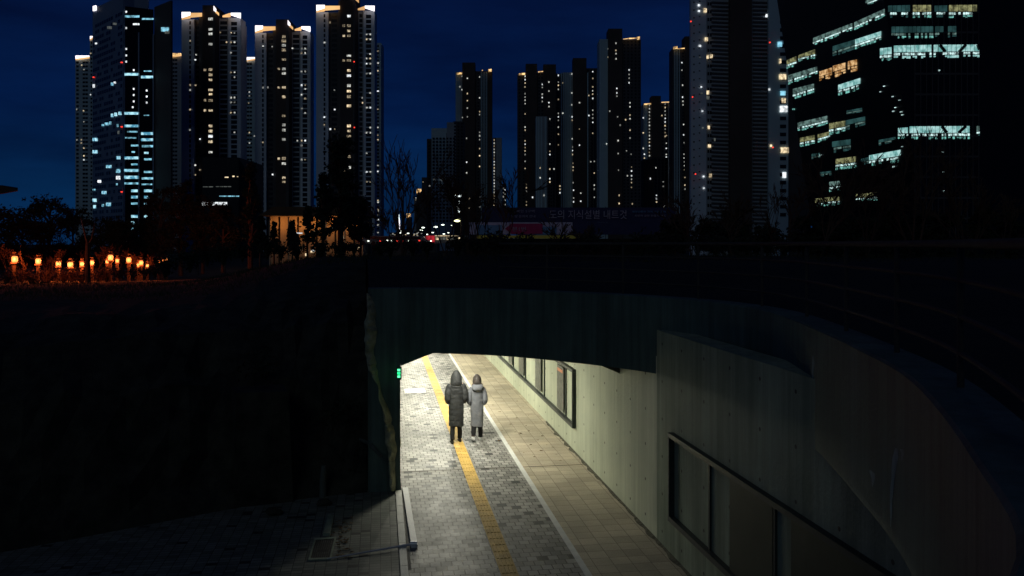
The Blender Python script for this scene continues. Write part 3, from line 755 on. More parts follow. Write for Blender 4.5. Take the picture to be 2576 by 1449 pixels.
# ---- three white apartment towers (C, D, E): shared recipe
def white_tower(x0,x1,xs,top,coretop,Z,label,core_ys,inner_ys,pair,extra,basev=560):
    """xs: zoom-1 x breaks [left white | inner dark | core L | core R | taper | balconies | pair wall | side]"""
    X=lambda x:161+x*s1
    t=tower('apartment_tower',X((x0+x1)/2),Z,label,'white apartment towers with lit crowns')
    a,b_,c,d,e,f,g=xs
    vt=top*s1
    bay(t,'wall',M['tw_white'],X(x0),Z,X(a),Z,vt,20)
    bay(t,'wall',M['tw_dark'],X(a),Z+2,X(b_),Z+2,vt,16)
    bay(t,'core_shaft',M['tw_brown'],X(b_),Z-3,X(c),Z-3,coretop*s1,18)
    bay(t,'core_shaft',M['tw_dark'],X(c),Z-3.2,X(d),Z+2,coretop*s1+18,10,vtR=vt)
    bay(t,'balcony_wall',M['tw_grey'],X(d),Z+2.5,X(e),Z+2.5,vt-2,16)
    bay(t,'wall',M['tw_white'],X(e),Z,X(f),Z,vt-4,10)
    bay(t,'side_wall',M['tw_white'],X(f)+.2,Z+.2,X(g),Z+14,vt+4,.3)
    FW=fplane(X(x0),Z,X(f),Z); FD=fplane(X(x0),Z+2,X(f),Z+2); FC=fplane(X(x0),Z-3,X(f),Z-3); FB=fplane(X(x0),Z+2.5,X(f),Z+2.5)
    pitch=38.2*s1
    v0=vt+9
    colL=X((x0+a)/2+18); grid_windows(t,FW,[colL],v0,basev,pitch,4.2,8.2)
    grid_windows(t,FD,[X((a+b_)/2)],v0,basev,pitch,13,7)
    grid_windows(t,FB,[X((d+e)/2)],v0,basev,pitch,(e-d)*s1-5,8.5)
    grid_windows(t,FW,[X((e+f)/2-2)],v0+2,basev,pitch,(f-e)*s1*.48,9)
    fs_=fplane(X(f)+.2,Z+.2,X(g),Z+14); grid_windows(t,fs_,[(X(f)+X(g))/2+1],v0+5,basev,pitch,3.5,8)
    for y in core_ys: 
        lit(t,FC,X(pair[2]),y*s1,12,8,random.choice(['e_warm','e_warm','e_cool']),off=.3)
    for y in inner_ys: lit(t,FC,X(pair[3]),y*s1,7,7,'e_warm',off=.3)
    for (x,y) in extra: lit(t,FW if (x<a or x>e) else FC,X(x),y*s1,4.4,4.8,random.choice(['e_cool','e_cool','e_warm']),off=.4)
    # crown floodlight set as emission: white panel over folded orange soffit on each shoulder
    cw=(a-x0)
    b=MB(); FK=fplane(X(x0),Z-4,X(f),Z-4)
    FK.quad(b,X(x0)+1,X(x0)+.72*cw*s1,vt-18,vt-18,vt-3,vt-10,.4); b.build('crown_floodlight_glow',M['e_white'],t); b=MB(); FK.quad(b,X(f)-.75*cw*s1,X(f)+1,vt-16,vt-16,vt-10,vt-2,.4); b.build('crown_floodlight_glow',M['e_white'],t)
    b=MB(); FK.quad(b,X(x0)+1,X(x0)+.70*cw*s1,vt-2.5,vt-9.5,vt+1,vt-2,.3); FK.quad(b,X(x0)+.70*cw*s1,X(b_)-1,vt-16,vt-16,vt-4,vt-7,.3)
    b.build('crown_soffit_floodlight_glow',M['e_orange'],t); b=MB()
    FK.quad(b,X(e)-14,X(e)+2,vt-9,vt-15,vt-5,vt-5,.3); FK.quad(b,X(e)+2,X(f)-.76*cw*s1,vt-15,vt-15.5,vt-5,vt-6,.3); b.build('crown_soffit_floodlight_glow',M['e_orange'],t)
    b=MB(); FK.quad(b,X(c)-2,X(c)+4,coretop*s1+2,coretop*s1+10,coretop*s1+14,coretop*s1+18,.5); b.build('crown_floodlight_glow',M['e_white'],t)
    b=MB(); FK.quad(b,X(c)+2,X(c)+11,coretop*s1+12,coretop*s1+20,coretop*s1+19,coretop*s1+27,.4); b.build('crown_soffit_floodlight_glow',M['e_orange'],t)
    return t,FC
tC,fC=white_tower(912,1415,(1010,1075,1170,1205,1275,1370,1415),150,40,495,'tall white apartment tower with lit crown, just right of the dark office tower',
   [148,228,263,343,540,580,620,698,732,780,857,978,1018,1058,1100,1182],[543,778,857],(0,0,1138,1095),
   [(980,662),(980,318),(980,700),(980,853),(980,1010),(1027,425),(1020,465),(1022,662),(1057,1080),(1020,1282),(1057,1320),(1020,1357),(1298,255),(1325,255),(1298,328),(1325,328),(1298,410),(1298,562),(1325,562),(1325,600),(1298,757),(1325,757),(1298,795),(1325,795),(1298,875),(1325,875),(1325,1028),(1262,328),(1215,252)])
tD,fD=white_tower(1482,1930,(1570,1645,1745,1770,1835,1910,1930),255,150,510,'shortest of the three white apartment towers with lit crowns, in the middle',
   [285,318,352,388,462,535,570,680,752,900,970,1010,1082,1230,1270,1380,1412],[535,680,1232],(0,0,1707,1668),
   [(1545,358),(1545,680),(1545,1105),(1845,377),(1873,377),(1845,412),(1873,412),(1845,555),(1873,555),(1845,662),(1873,662),(1845,735),(1873,690),(1873,765),(1845,842),(1873,877),(1845,1092),(1873,1092),(1812,1092),(1845,1130),(1845,1240),(1873,1240),(1775,375),(1620,1355),(1617,362),(1583,680)])
tE,fE=white_tower(1957,2415,(2052,2145,2255,2285,2325,2408,2418),95,-60,480,'tallest white apartment tower with lit crown, nearest the gap of open sky',
   [125,200,240,278,432,470,548,588,665,708,750,822,978,1017,1057,1215,1300,1335],[200,278,470,1218,1330],(0,0,2212,2172),
   [(2022,330),(2022,910),(2022,970),(2350,268),(2378,268),(2350,305),(2378,305),(2378,420),(2378,455),(2350,455),(2378,495),(2350,495),(2350,572),(2378,572),(2378,722),(2350,835),(2378,835),(2378,990),(2350,1030),(2378,1030),(2350,1190),(2350,1335),(2378,1335),(2350,1412),(2378,1412),(2065,175),(2315,760),(2318,798),(2100,700),(2102,850),(2068,1003),(2102,1003),(2070,1310)],600)
# slim towers behind
def slim(x0,x1,vt,Z,label,crown=None,cols=(),lits=(),mat='tw_teal',pitch=8.4,base=590,wd=5,conv=None,name='apartment_tower',cat='apartment tower',ht=4.8,group=None,D=14,litw=3.6,lith=4,litm=None):
    t=tower(name,(x0+x1)/2,Z,label,group,cat)
    bay(t,'wall',M[mat],x0,Z,x1,Z,vt,D)
    Fp=fplane(x0,Z,x1,Z)
    if cols: grid_windows(t,Fp,cols,vt+8,base,pitch,wd,ht)
    for q in lits:
        u,v=q[0],q[1]; lit(t,Fp,u,v,litw,lith,litm or random.choice(['e_cool','e_warm','e_cool']),off=.3)
    if crown:  # emissive panels stand in for floodlight on the crown walls
        b=MB(); Fk=fplane(x0,Z-1,x1,Z-1); Fk.quad(b,x0+1,x1-1,vt-9,vt-9,vt-1,vt-6,.4); b.build('crown_floodlight_glow',M['e_white' if crown=='w' else 'e_gold'],t)
        b=MB(); Fk.quad(b,x0+1,x1-.5,vt-1,vt-6,vt+2,vt-2,.4); b.build('crown_soffit_floodlight_glow',M['e_orange'],t)
    return t,Fp
X1=lambda x:161+x*s1
slim(189.5,226,149,640,'narrow pale apartment tower at the far left edge of the skyline','w',[195,211,218],[z1(x,y) for x,y in ((138,505),(155,540),(152,860),(155,945),(135,1085),(155,1150),(100,850),(100,1085),(155,1210),(135,1110),(155,1240))],pitch=10,wd=6)
slim(226,234,100,600,'thin pale tower sliver between the leftmost tower and the office tower','w',[230],[z1(x,y) for x,y in ((207,735),(207,415))],pitch=10,wd=4)
slim(429,457,143,640,'narrow apartment tower half hidden behind the office tower','o',[436,443],[z1(x,y) for x,y in ((832,625),(832,1060),(832,1200),(832,1378))],mat='tw_grey',pitch=10,wd=6)
slim(617.5,643,153,640,'narrow teal apartment tower between two white towers','w',[624,631],[z1(x,y) for x,y in ((1440,715),(1440,745),(1435,800),(1415,905),(1478,1057),(1440,1030),(1440,1110))],pitch=10,wd=6)
slim(943,958.5,108,620,'thin pale tower on the right edge of the left skyline group',None,[950.5],[(950.7,v*s1) for v in (397,490,550,708,848,990,1050,1085,1285,1330)]+[(951,v) for v in (504,509,527,531,540,553,566,585)],pitch=9,wd=6,mat='tw_teal',litw=5)
# ---- dark office tower B
tB=tower('office_tower',310,450,'dark glass office tower with blue lit floors and slanted black slab',None,'office tower')
bay(tB,'wall',M['tw_b'],233,481,309.5,450,23,6,vtR=-14)
bay(tB,'glass_wall',M['black'],310,450.3,386,458,15,8,vtR=24)
bay(tB,'slab_wall',M['tw_dark'],388,458.5,430,453,18,1.2,vtR=1)
bay(tB,'wall',M['tw_b'],300,470,372,474,-16,4)
FL=fplane(233,481,309.5,450); FR=fplane(310,450.3,386,458); FS=fplane(388,458.5,430,453)
# window bands of the left face follow its perspective
b=MB(); cnt=0
vv=34
PL=W(233,V0,481); PR=W(309.5,V0,450)
zrow=8.0
while zrow<132:
    for s_ in range(13):
        if random.random()<.28: continue
        a=PL.lerp(PR,(s_+.25)/13.3); c=PL.lerp(PR,(s_+.98)/13.3)
        o_=FL.n*.12; A=[Vector((a.x,a.y,zrow)),Vector((c.x,c.y,zrow)),Vector((c.x,c.y,zrow+1.8)),Vector((a.x,a.y,zrow+1.8))]
        Fo=[p+o_ for p in A]; Bk=[p-o_ for p in A]
        b.add(Fo+Bk,[(0,1,2,3),(4,5,1,0),(5,6,2,1),(6,7,3,2),(7,4,0,3)])
    zrow+=3.55
o=b.build('dark_windows',M['glass'],tB); o['kind']='stuff'
b=MB()
for u in (349.5,386.2): 
    p=W(u,V0,450.3+8*(u-310)/76); b.box(p.x-.35,p.x+.35,p.y-.6,p.y+.1,0,120)
b.build('mullion',M['tw_b'],tB)
def litz(F_,cv,x0,x1,y0,y1,mat,t=tB):
    a=cv(x0,y0); c=cv(x1,y1); b=MB(); F_.quad(b,a[0],c[0],a[1],a[1],c[1],c[1],.3); b.build('window',M[mat],t)
for (x0,x1,y,h,m) in ((470,585,880,26,'e_tealb'),(470,585,978,26,'e_tealb'),(490,570,1023,16,'e_teal'),(475,560,1070,14,'e_teal'),(520,580,1130,18,'e_teal'),(525,550,1180,16,'e_teal'),(470,585,1226,28,'e_tealb'),(522,570,1275,16,'e_teal'),(470,585,1325,24,'e_tealb'),(470,585,1378,28,'e_tealb'),(470,585,1424,20,'e_teal'),
    (598,690,1037,28,'e_tealb'),(598,690,1085,28,'e_tealb'),(605,690,1135,22,'e_teal'),(622,655,1187,20,'e_tealb'),(622,680,1237,20,'e_teal'),(620,680,1335,20,'e_teal'),(605,690,1385,22,'e_tealb'),(470,585,577,26,'e_tealb'),(598,690,598,26,'e_tealb'),(473,585,128,22,'e_teal'),(605,695,147,16,'e_teal'),(535,585,188,18,'e_cool'),(620,660,895,10,'e_teal'),(620,680,552,12,'e_teal')):
    litz(FR,z1,x0,x1,y-h*.36,y+h*.36,m)
for x,ys in ((483,(92,218,380,430,478)),(541,(545,690,738,787)),(533,(833,)),(642,(703,750,797))):
    for y in ys: litz(FR,z1,x-6,x+6,y-7,y+7,'e_cool')
for (x0,x1,y,h,m) in ((1320,1385,45,20,'e_tealb'),(1320,1385,310,34,'e_tealb'),(1320,1385,373,34,'e_tealb'),(1320,1385,438,26,'e_teal'),(1320,1385,567,34,'e_tealb'),(1320,1352,630,34,'e_tealb'),(1320,1340,690,20,'e_teal'),(1450,1530,120,24,'e_tealb'),(1425,1540,185,26,'e_teal'),(1425,1530,245,18,'e_teal'),(1450,1530,310,34,'e_tealb'),(1450,1530,373,34,'e_tealb'),(1450,1480,438,32,'e_tealb'),(1450,1488,567,34,'e_tealb'),(1250,1400,105,34,'e_teal'),(1250,1400,172,34,'e_tealb')):
    litz(FR,z4,x0,x1,y-h*.38,y+h*.38,m)
for (x,y,wd,h,m) in ((243,1083,36,24,'e_tealb'),(243,1178,36,24,'e_tealb'),(348,1295,34,18,'e_teal'),(276,1408,24,20,'e_cool'),(425,1225,28,24,'e_tealb'),(425,1325,28,24,'e_teal'),(425,1380,26,26,'e_cool'),(436,880,20,24,'e_tealb'),(404,888,18,26,'e_tealb'),(376,896,16,26,'e_tealb'),(362,955,14,22,'e_teal'),(335,962,28,20,'e_teal'),(305,972,18,14,'e_teal'),(376,653,16,22,'e_tealb'),(397,641,14,14,'e_cool'),(418,975,12,22,'e_teal'),(424,1028,10,24,'e_dim'),(233,668,12,26,'e_cool'),(250,338,12,12,'e_cool'),(355,215,30,20,'e_dim'),(395,185,24,16,'e_dim')):
    litz(FL,z1,x-wd/2,x+wd/2,y-h/2,y+h/2,m)
for (x,y,wd,h,m) in ((955,405,36,32,'e_tealb'),(955,470,24,32,'e_tealb'),(1050,328,46,30,'e_tealb'),(1038,457,18,24,'e_teal'),(1095,447,46,34,'e_tealb'),(1097,66,48,28,'e_tealb'),(1190,115,34,28,'e_teal'),(1190,178,34,34,'e_cool'),(948,298,24,14,'e_teal'),(1178,245,12,20,'e_teal')):
    litz(FL,z4,x-wd/2,x+wd/2,y-h/2,y+h/2,m)
litz(FS,z1,757,815,212,245,'e_teal')
litz(FS,z1,785,818,238,262,'e_dim')
def beacon(parent,F_,u,v,r=1.3):
    b=MB(); F_.quad(b,u-r,u+r,v-r,v-r,v+r,v+r,.6); b.build('beacon',M['e_red'],parent)
beacon(tB,FL,*z1(452,485)); beacon(tB,FL,*z1(452,985)); beacon(tB,FL,*z1(234,600)); beacon(tB,FL,*z4(1230,321))
b=MB(); a=z1(241,68); FL.quad(b,a[0]-3,a[0]+4,a[1]-6,a[1]-8,a[1]+6,a[1]+4,.6); b.build('roof_light_panel',M['e_white'],tB)
beacon(tE,fE,*z1(2253,480)); beacon(tE,fE,*z1(2255,990))

# ---- centre and right skyline (zoom-2 coordinates)
X2=lambda x:939.2+x*s1
V2=lambda y:67.1+y*s1
def stripes(t,F_,xs,vt,base,mat='tw_teal',wd=4):
    b=MB()
    for u in xs: F_.quad(b,u-wd/2,u+wd/2,vt,vt,base,base,.25)
    b.build('pale_strip',M[mat],t)
def cluster(name,label,Z,bays,Lit,cores=(),lamps=(),white=(),dark=(),cat='apartment tower',group='dark apartment towers of the right skyline'):
    u=X2((bays[0][0]+bays[-1][1])/2); t=tower(name,u,Z,label,group,cat)
    for k,(x0,x1,y,m) in enumerate(bays):
      bay(t,'wall',M[m],X2(x0),Z+(k%2)*.5,X2(x1)-.05,Z+(k%2)*.5,V2(y),15-(k%2)*.5)
    for (x0,x1,y,m) in bays:
        if m=='tw_dark' and x1-x0>40:
            n_=max(1,int((x1-x0)/24)); grid_windows(t,fplane(X2(x0),Z-.02,X2(x1),Z-.02),[X2(lerp(x0,x1,(i+.5)/n_)) for i in range(n_)],V2(y)+5,585,8.3,4.2,4.4)
    for (x0,x1,y) in cores: bay(t,'core_shaft',M['tw_brown'],X2(x0),Z-2,X2(x1),Z-2,V2(y),12)
    Fp=fplane(X2(bays[0][0]),Z-.1,X2(bays[-1][1]),Z-.1); Fc=fplane(X2(bays[0][0]),Z-2,X2(bays[-1][1]),Z-2)
    if white: stripes(t,Fp,[X2(x) for x,_,_ in white],V2(white[0][1]),590,wd=white[0][2])
    for (x0,x1,n_,y) in dark: grid_windows(t,Fp,[X2(lerp(x0,x1,(i+.5)/n_)) for i in range(n_)],V2(y)+6,560,8.3,(x1-x0)*s1/n_*.62,4.8)
    for x,ys in Lit:
        for y in ys:
            incore=any(a<=x<=c for a,c,_ in cores); 
            lit(t,Fc if incore else Fp,X2(x),V2(y),3.3,4.4,random.choice(['e_cool','e_warm','e_cool']),off=.45)
    for (x0,x1,y,h) in lamps:
        b=MB(); Fk=fplane(X2(bays[0][0]),Z-2.5,X2(bays[-1][1]),Z-2.5); Fk.quad(b,X2(x0),X2(x1),V2(y-h),V2(y-h-4),V2(y+h),V2(y+h-4),.4); b.build('roof_lamp',M['e_gold'],t)
    return t,Fp
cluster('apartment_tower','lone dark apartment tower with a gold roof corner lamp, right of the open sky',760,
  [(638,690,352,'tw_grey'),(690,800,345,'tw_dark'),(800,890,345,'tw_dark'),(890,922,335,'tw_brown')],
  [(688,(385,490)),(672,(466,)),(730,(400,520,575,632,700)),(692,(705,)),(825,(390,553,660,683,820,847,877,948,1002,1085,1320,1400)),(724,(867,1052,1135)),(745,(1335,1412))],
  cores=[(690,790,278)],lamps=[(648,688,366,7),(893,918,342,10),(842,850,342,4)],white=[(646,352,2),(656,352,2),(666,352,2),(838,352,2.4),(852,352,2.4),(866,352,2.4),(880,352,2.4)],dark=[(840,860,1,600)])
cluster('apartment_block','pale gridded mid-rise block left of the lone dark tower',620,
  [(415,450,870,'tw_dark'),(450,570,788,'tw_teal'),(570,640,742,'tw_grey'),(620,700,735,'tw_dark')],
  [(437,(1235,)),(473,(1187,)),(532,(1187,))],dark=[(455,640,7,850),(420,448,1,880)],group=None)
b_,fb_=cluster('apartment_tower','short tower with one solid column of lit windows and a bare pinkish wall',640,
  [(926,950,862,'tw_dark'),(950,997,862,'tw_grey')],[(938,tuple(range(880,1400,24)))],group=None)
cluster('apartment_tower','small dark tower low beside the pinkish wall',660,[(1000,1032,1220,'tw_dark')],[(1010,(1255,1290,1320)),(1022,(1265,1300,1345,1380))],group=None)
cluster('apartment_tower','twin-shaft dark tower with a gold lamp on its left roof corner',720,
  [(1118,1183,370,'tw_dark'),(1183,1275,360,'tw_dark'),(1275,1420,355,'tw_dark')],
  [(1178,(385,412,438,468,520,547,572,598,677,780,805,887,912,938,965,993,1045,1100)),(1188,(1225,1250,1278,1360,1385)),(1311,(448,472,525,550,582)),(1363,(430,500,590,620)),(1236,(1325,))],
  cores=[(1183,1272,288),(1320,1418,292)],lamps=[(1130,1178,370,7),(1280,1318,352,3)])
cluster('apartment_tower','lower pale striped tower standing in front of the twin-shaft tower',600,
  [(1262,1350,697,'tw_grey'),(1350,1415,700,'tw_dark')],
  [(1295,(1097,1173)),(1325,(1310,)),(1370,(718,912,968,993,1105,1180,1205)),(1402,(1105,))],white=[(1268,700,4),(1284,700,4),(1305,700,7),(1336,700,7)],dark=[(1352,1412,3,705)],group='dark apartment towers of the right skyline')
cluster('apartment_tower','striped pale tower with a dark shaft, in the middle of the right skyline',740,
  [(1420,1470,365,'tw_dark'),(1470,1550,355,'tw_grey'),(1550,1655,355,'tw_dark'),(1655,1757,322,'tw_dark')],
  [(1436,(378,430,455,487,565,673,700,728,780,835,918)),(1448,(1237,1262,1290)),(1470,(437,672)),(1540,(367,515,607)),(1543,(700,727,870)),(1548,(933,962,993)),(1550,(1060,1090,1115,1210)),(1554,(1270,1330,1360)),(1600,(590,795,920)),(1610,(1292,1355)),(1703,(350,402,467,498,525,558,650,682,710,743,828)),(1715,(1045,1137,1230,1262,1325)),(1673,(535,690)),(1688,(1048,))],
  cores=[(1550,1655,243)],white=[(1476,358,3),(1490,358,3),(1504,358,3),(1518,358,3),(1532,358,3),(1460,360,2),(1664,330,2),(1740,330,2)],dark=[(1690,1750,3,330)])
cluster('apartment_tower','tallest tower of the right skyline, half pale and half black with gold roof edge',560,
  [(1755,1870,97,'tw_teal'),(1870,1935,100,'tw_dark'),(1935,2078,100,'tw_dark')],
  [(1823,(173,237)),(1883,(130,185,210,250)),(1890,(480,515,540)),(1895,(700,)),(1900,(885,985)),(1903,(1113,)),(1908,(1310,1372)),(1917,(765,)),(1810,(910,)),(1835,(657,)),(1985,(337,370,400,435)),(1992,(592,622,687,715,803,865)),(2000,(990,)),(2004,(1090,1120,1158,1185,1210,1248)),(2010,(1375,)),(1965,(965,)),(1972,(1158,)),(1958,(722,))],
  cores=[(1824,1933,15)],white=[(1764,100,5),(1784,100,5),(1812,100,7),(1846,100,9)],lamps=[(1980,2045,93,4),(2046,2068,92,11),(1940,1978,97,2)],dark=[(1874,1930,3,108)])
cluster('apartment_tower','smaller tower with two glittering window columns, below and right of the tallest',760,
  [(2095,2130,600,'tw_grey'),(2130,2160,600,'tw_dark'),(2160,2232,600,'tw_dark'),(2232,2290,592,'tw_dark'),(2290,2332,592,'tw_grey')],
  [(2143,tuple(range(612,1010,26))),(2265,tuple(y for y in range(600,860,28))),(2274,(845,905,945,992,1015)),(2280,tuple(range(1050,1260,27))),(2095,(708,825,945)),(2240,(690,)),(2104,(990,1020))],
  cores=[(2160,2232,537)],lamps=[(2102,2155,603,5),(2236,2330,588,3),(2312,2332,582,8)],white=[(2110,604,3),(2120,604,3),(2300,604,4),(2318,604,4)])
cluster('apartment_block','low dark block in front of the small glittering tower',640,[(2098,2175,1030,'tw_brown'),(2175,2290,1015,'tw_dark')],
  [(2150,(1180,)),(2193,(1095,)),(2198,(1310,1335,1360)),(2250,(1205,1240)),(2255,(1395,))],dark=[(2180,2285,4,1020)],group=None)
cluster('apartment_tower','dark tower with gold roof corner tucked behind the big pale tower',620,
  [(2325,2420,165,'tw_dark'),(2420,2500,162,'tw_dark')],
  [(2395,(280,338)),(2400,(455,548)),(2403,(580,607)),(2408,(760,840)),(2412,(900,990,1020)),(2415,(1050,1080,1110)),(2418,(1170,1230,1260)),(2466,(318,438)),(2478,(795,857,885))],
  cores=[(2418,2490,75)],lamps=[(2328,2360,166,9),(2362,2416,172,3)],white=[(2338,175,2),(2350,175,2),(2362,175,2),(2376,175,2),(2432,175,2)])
# distant small towers in the gap
slim(1061,1073,446,1000,'small far tower with a red tinted roof light, left of the gridded block',None,[],[(1064,458)],mat='tw_dark')
slim(1047,1061,484,1100,'tiny far tower with an orange lit crown, above the street lamps','o',[],[],mat='tw_dark')
slim(1041,1049,498,1150,'tiny pale sliver tower beside the orange crowned one',None,[],[(1046,498),(1045,503)],mat='tw_grey')
slim(1022,1034,546,1300,'tiny far tower with gold floodlit crown, next to the white needle','o',[],[],mat='tw_dark')
# needle tower: floodlight on shaft and spire put in as emission
t=tower('needle_tower',1004,1500,'thin white floodlit needle tower on the horizon in the gap',None,'tower')
P=W(1004,V0,1500); P.z=0
k_=1500/F
b=MB(); b.tube([P+UP*2,P+UP*(5+42*k_),P+UP*(5+60*k_)],[3.0*k_,2.6*k_,2.0*k_],10); b.build('shaft',M['e_white'],t)
b=MB(); b.tube([P+UP*(5+60*k_),P+UP*(5+74*k_)],[1.5*k_,.3*k_],8); b.build('spire',M['e_sign_flood'],t)
# ---- far low city with lights
random.seed(11)
bl=[(955,982,598,700),(980,1000,585,900),(1000,1018,577,1000),(1016,1040,588,850),(1040,1062,582,800),(1062,1100,592,500),(930,958,596,650)]
for k,(x0,x1,vt,Z) in enumerate(bl):
    lits=[(random.uniform(x0+1,x1-1),random.uniform(vt+2,612)) for _ in range(16)]
    slim(x0,x1,vt,Z,['low dark building with lit windows at the foot of the white tower','low building left of the needle tower','low lit building under the needle tower','low lit building right of the needle tower','low building beneath the far orange crowned tower','low building behind the red bus','low lit building against the base of the tallest white tower'][k],None,(),lits,mat='tw_dark',name='low_building',cat='building',litw=4,lith=2.2)
# ---- big pale tower M (zoom-3 coordinates), Z 290
X3=lambda x:1677+x*.3518
V3=lambda y:y*.3518
t=tower('apartment_tower',1855,290,'huge pale apartment tower running off the top of the photo, left of the glass office',None)
Zm=290
bay(t,'wall',M['tw_white'],X3(172),Zm,X3(285),Zm,-40,2)
bay(t,'wall',M['tw_grey'],X3(285),Zm+1,X3(455),Zm+1,-40,12)
bay(t,'core_shaft',M['tw_brown'],X3(455),Zm-1.5,X3(610),Zm-1.5,-60,12)
bay(t,'wall',M['tw_grey'],X3(610),Zm+1,X3(728),Zm+1,-40,12)
bay(t,'wall',M['tw_teal'],X3(728),Zm-.5,X3(870),Zm-.5,-40,8)
bay(t,'side_wall',M['tw_dark'],X3(870)+.1,Zm+2,X3(1030),Zm+2,-40,6)
FM=fplane(X3(172),Zm,X3(870),Zm); FM1=fplane(X3(172),Zm-.5,X3(870),Zm-.5); FM2=fplane(X3(172),Zm+1,X3(870),Zm+1)
grid_windows(t,FM,[X3(195)],6,560,19.5,3.2,3.6); grid_windows(t,FM,[X3(235)],3,560,19.5,3.6,2.6)
b=MB()
v=4
while v<560:
    FM2.quad(b,X3(320),X3(448),v,v+2,v+4.5,v+6.5,.3); FM2.quad(b,X3(614),X3(722),v,v+1,v+4.5,v+5.5,.3); v+=9.9
o=b.build('balcony_slabs',M['tw_dark'],t); o['kind']='stuff'
grid_windows(t,FM2,[X3(298),X3(315)],10,560,19.5,4.2,8)
grid_windows(t,FM1,[X3(832)],15,560,20.2,15,9)
for (x,y,wd,h,m) in ((230,38,14,12,'e_cool'),(230,80,14,10,'e_cool'),(275,75,20,26,'e_warm'),(283,283,20,26,'e_warm'),(289,408,18,26,'e_warm'),(318,403,18,26,'e_warm'),(294,662,18,26,'e_warm'),(294,700,18,22,'e_dim'),(300,912,14,24,'e_warm'),(305,1045,20,24,'e_warm'),(312,1255,18,24,'e_warm'),(237,328,14,12,'e_cool'),(247,623,10,8,'e_cool'),(250,668,10,8,'e_dim'),(258,915,10,8,'e_dim'),(263,1262,10,10,'e_cool'),(265,1345,10,10,'e_cool'),(238,410,10,5,'e_dim'),(255,795,10,5,'e_cool'),(713,113,14,20,'e_cool'),(726,420,12,16,'e_cool'),(733,640,12,14,'e_cool'),(745,1043,12,16,'e_warm'),(512,28,12,8,'e_warm'),
    (808,318,30,36,'e_teal'),(810,438,14,30,'e_warm'),(828,550,48,38,'e_warm'),(830,668,36,30,'e_teal'),(835,720,26,34,'e_warm'),(835,780,52,44,'e_cool'),(843,1075,56,40,'e_warm'),(840,1252,26,40,'e_cool'),(343,1000,10,20,'e_dim')):
    b=MB(); Fq=FM1 if x>728 else (FM2 if x>285 else FM); Fq.quad(b,X3(x-wd/2),X3(x+wd/2),V3(y-h/2),V3(y-h/2),V3(y+h/2),V3(y+h/2),.45); b.build('window',M[m],t)
for x,y in ((172,155),(184,695),(205,1245),(736,305),(758,1055)): beacon(t,fplane(X3(172),Zm-3,X3(870),Zm-3),X3(x),V3(y),1.3)
# ---- leaning glass office N
t=tower('glass_office',2280,150,'black glass office block with slanted corner and rows of lit office floors',None,'office building')
Zc,Zl=150.0,188.0
cb=W(2352,683.5,Zc); ct_=W(2155,-366,Zc); lb_=W(2060,669,Zl); lt_=W(1926,-168-60,Zl); lt_.z=ct_.z
cb.z=-1; lb_.z=-1
NL=Fac(cb,ct_,lb_)
lt_=min((NL.hit(1926,q_) for q_ in range(-600,100,4)),key=lambda p_:abs(p_.z-ct_.z)); lt_.z=ct_.z
rb=W(2463,V0,Zc); rb.z=-1; rt=Vector((rb.x,rb.y,ct_.z))
k1=W(2463,V0,Zc+45); k1.z=-1; k2=Vector((k1.x,k1.y,ct_.z))
b=MB(); b.add([lb_,cb,rb,k1,lt_,ct_,rt,k2],[(3,2,1,0),(4,5,6,7),(0,1,5,4),(1,2,6,5),(2,3,7,6),(3,0,4,7)])
b.build('glass_body',M['black'],t)
bay(t,'dark_wing',M['black'],2463.5,Zc+3,2760,Zc+3,-300,30)
NR=fplane(2160,Zc,2463,Zc)
def strip(F_,x0,x1,a0,a1,c0,c1,top='o_top',bead='o_bead',low='o_low',n=None,split=.52,skip=.0,kx=z3):
    """one lit office floor: upper panes, a row of bright square panes, low panes; gaps are the mullions"""
    e_=t
    u0,v00=kx(x0,a0); u1,v01=kx(x1,a1); _,v10=kx(x0,c0); _,v11=kx(x1,c1)
    n=n or max(3,int(round((u1-u0)/10)))
    bt=MB()
    def sub(s0,s1,t0,t1,m,off=.2):
        ua=lerp(u0,u1,s0); ub=lerp(u0,u1,s1)
        ta=lerp(v00,v01,s0); tb=lerp(v00,v01,s1); ba=lerp(v10,v11,s0); bb=lerp(v10,v11,s1)
        F_.quad(bt,ua,ub,lerp(ta,ba,t0),lerp(tb,bb,t0),lerp(ta,ba,t1),lerp(tb,bb,t1),off,m)
    for i in range(n):
        if random.random()<skip: continue
        s0=(i+.10)/n; s1=(i+.90)/n
        sub(s0,s1,0,split-.04,0)
        for q in range(2):
            if random.random()<.16: continue
            sa=(i+q*.5+.09)/n; sb=(i+q*.5+.42)/n; sub(sa,sb,split+.03,split+.20,1)
            if random.random()<.75: sub(sa,sb+.03/n,split+.27,1.0-random.choice([0,0,.08]),2)
    bt.build('lit_floor',[M[top],M[bead],M[low]],e_)
random.seed(5)
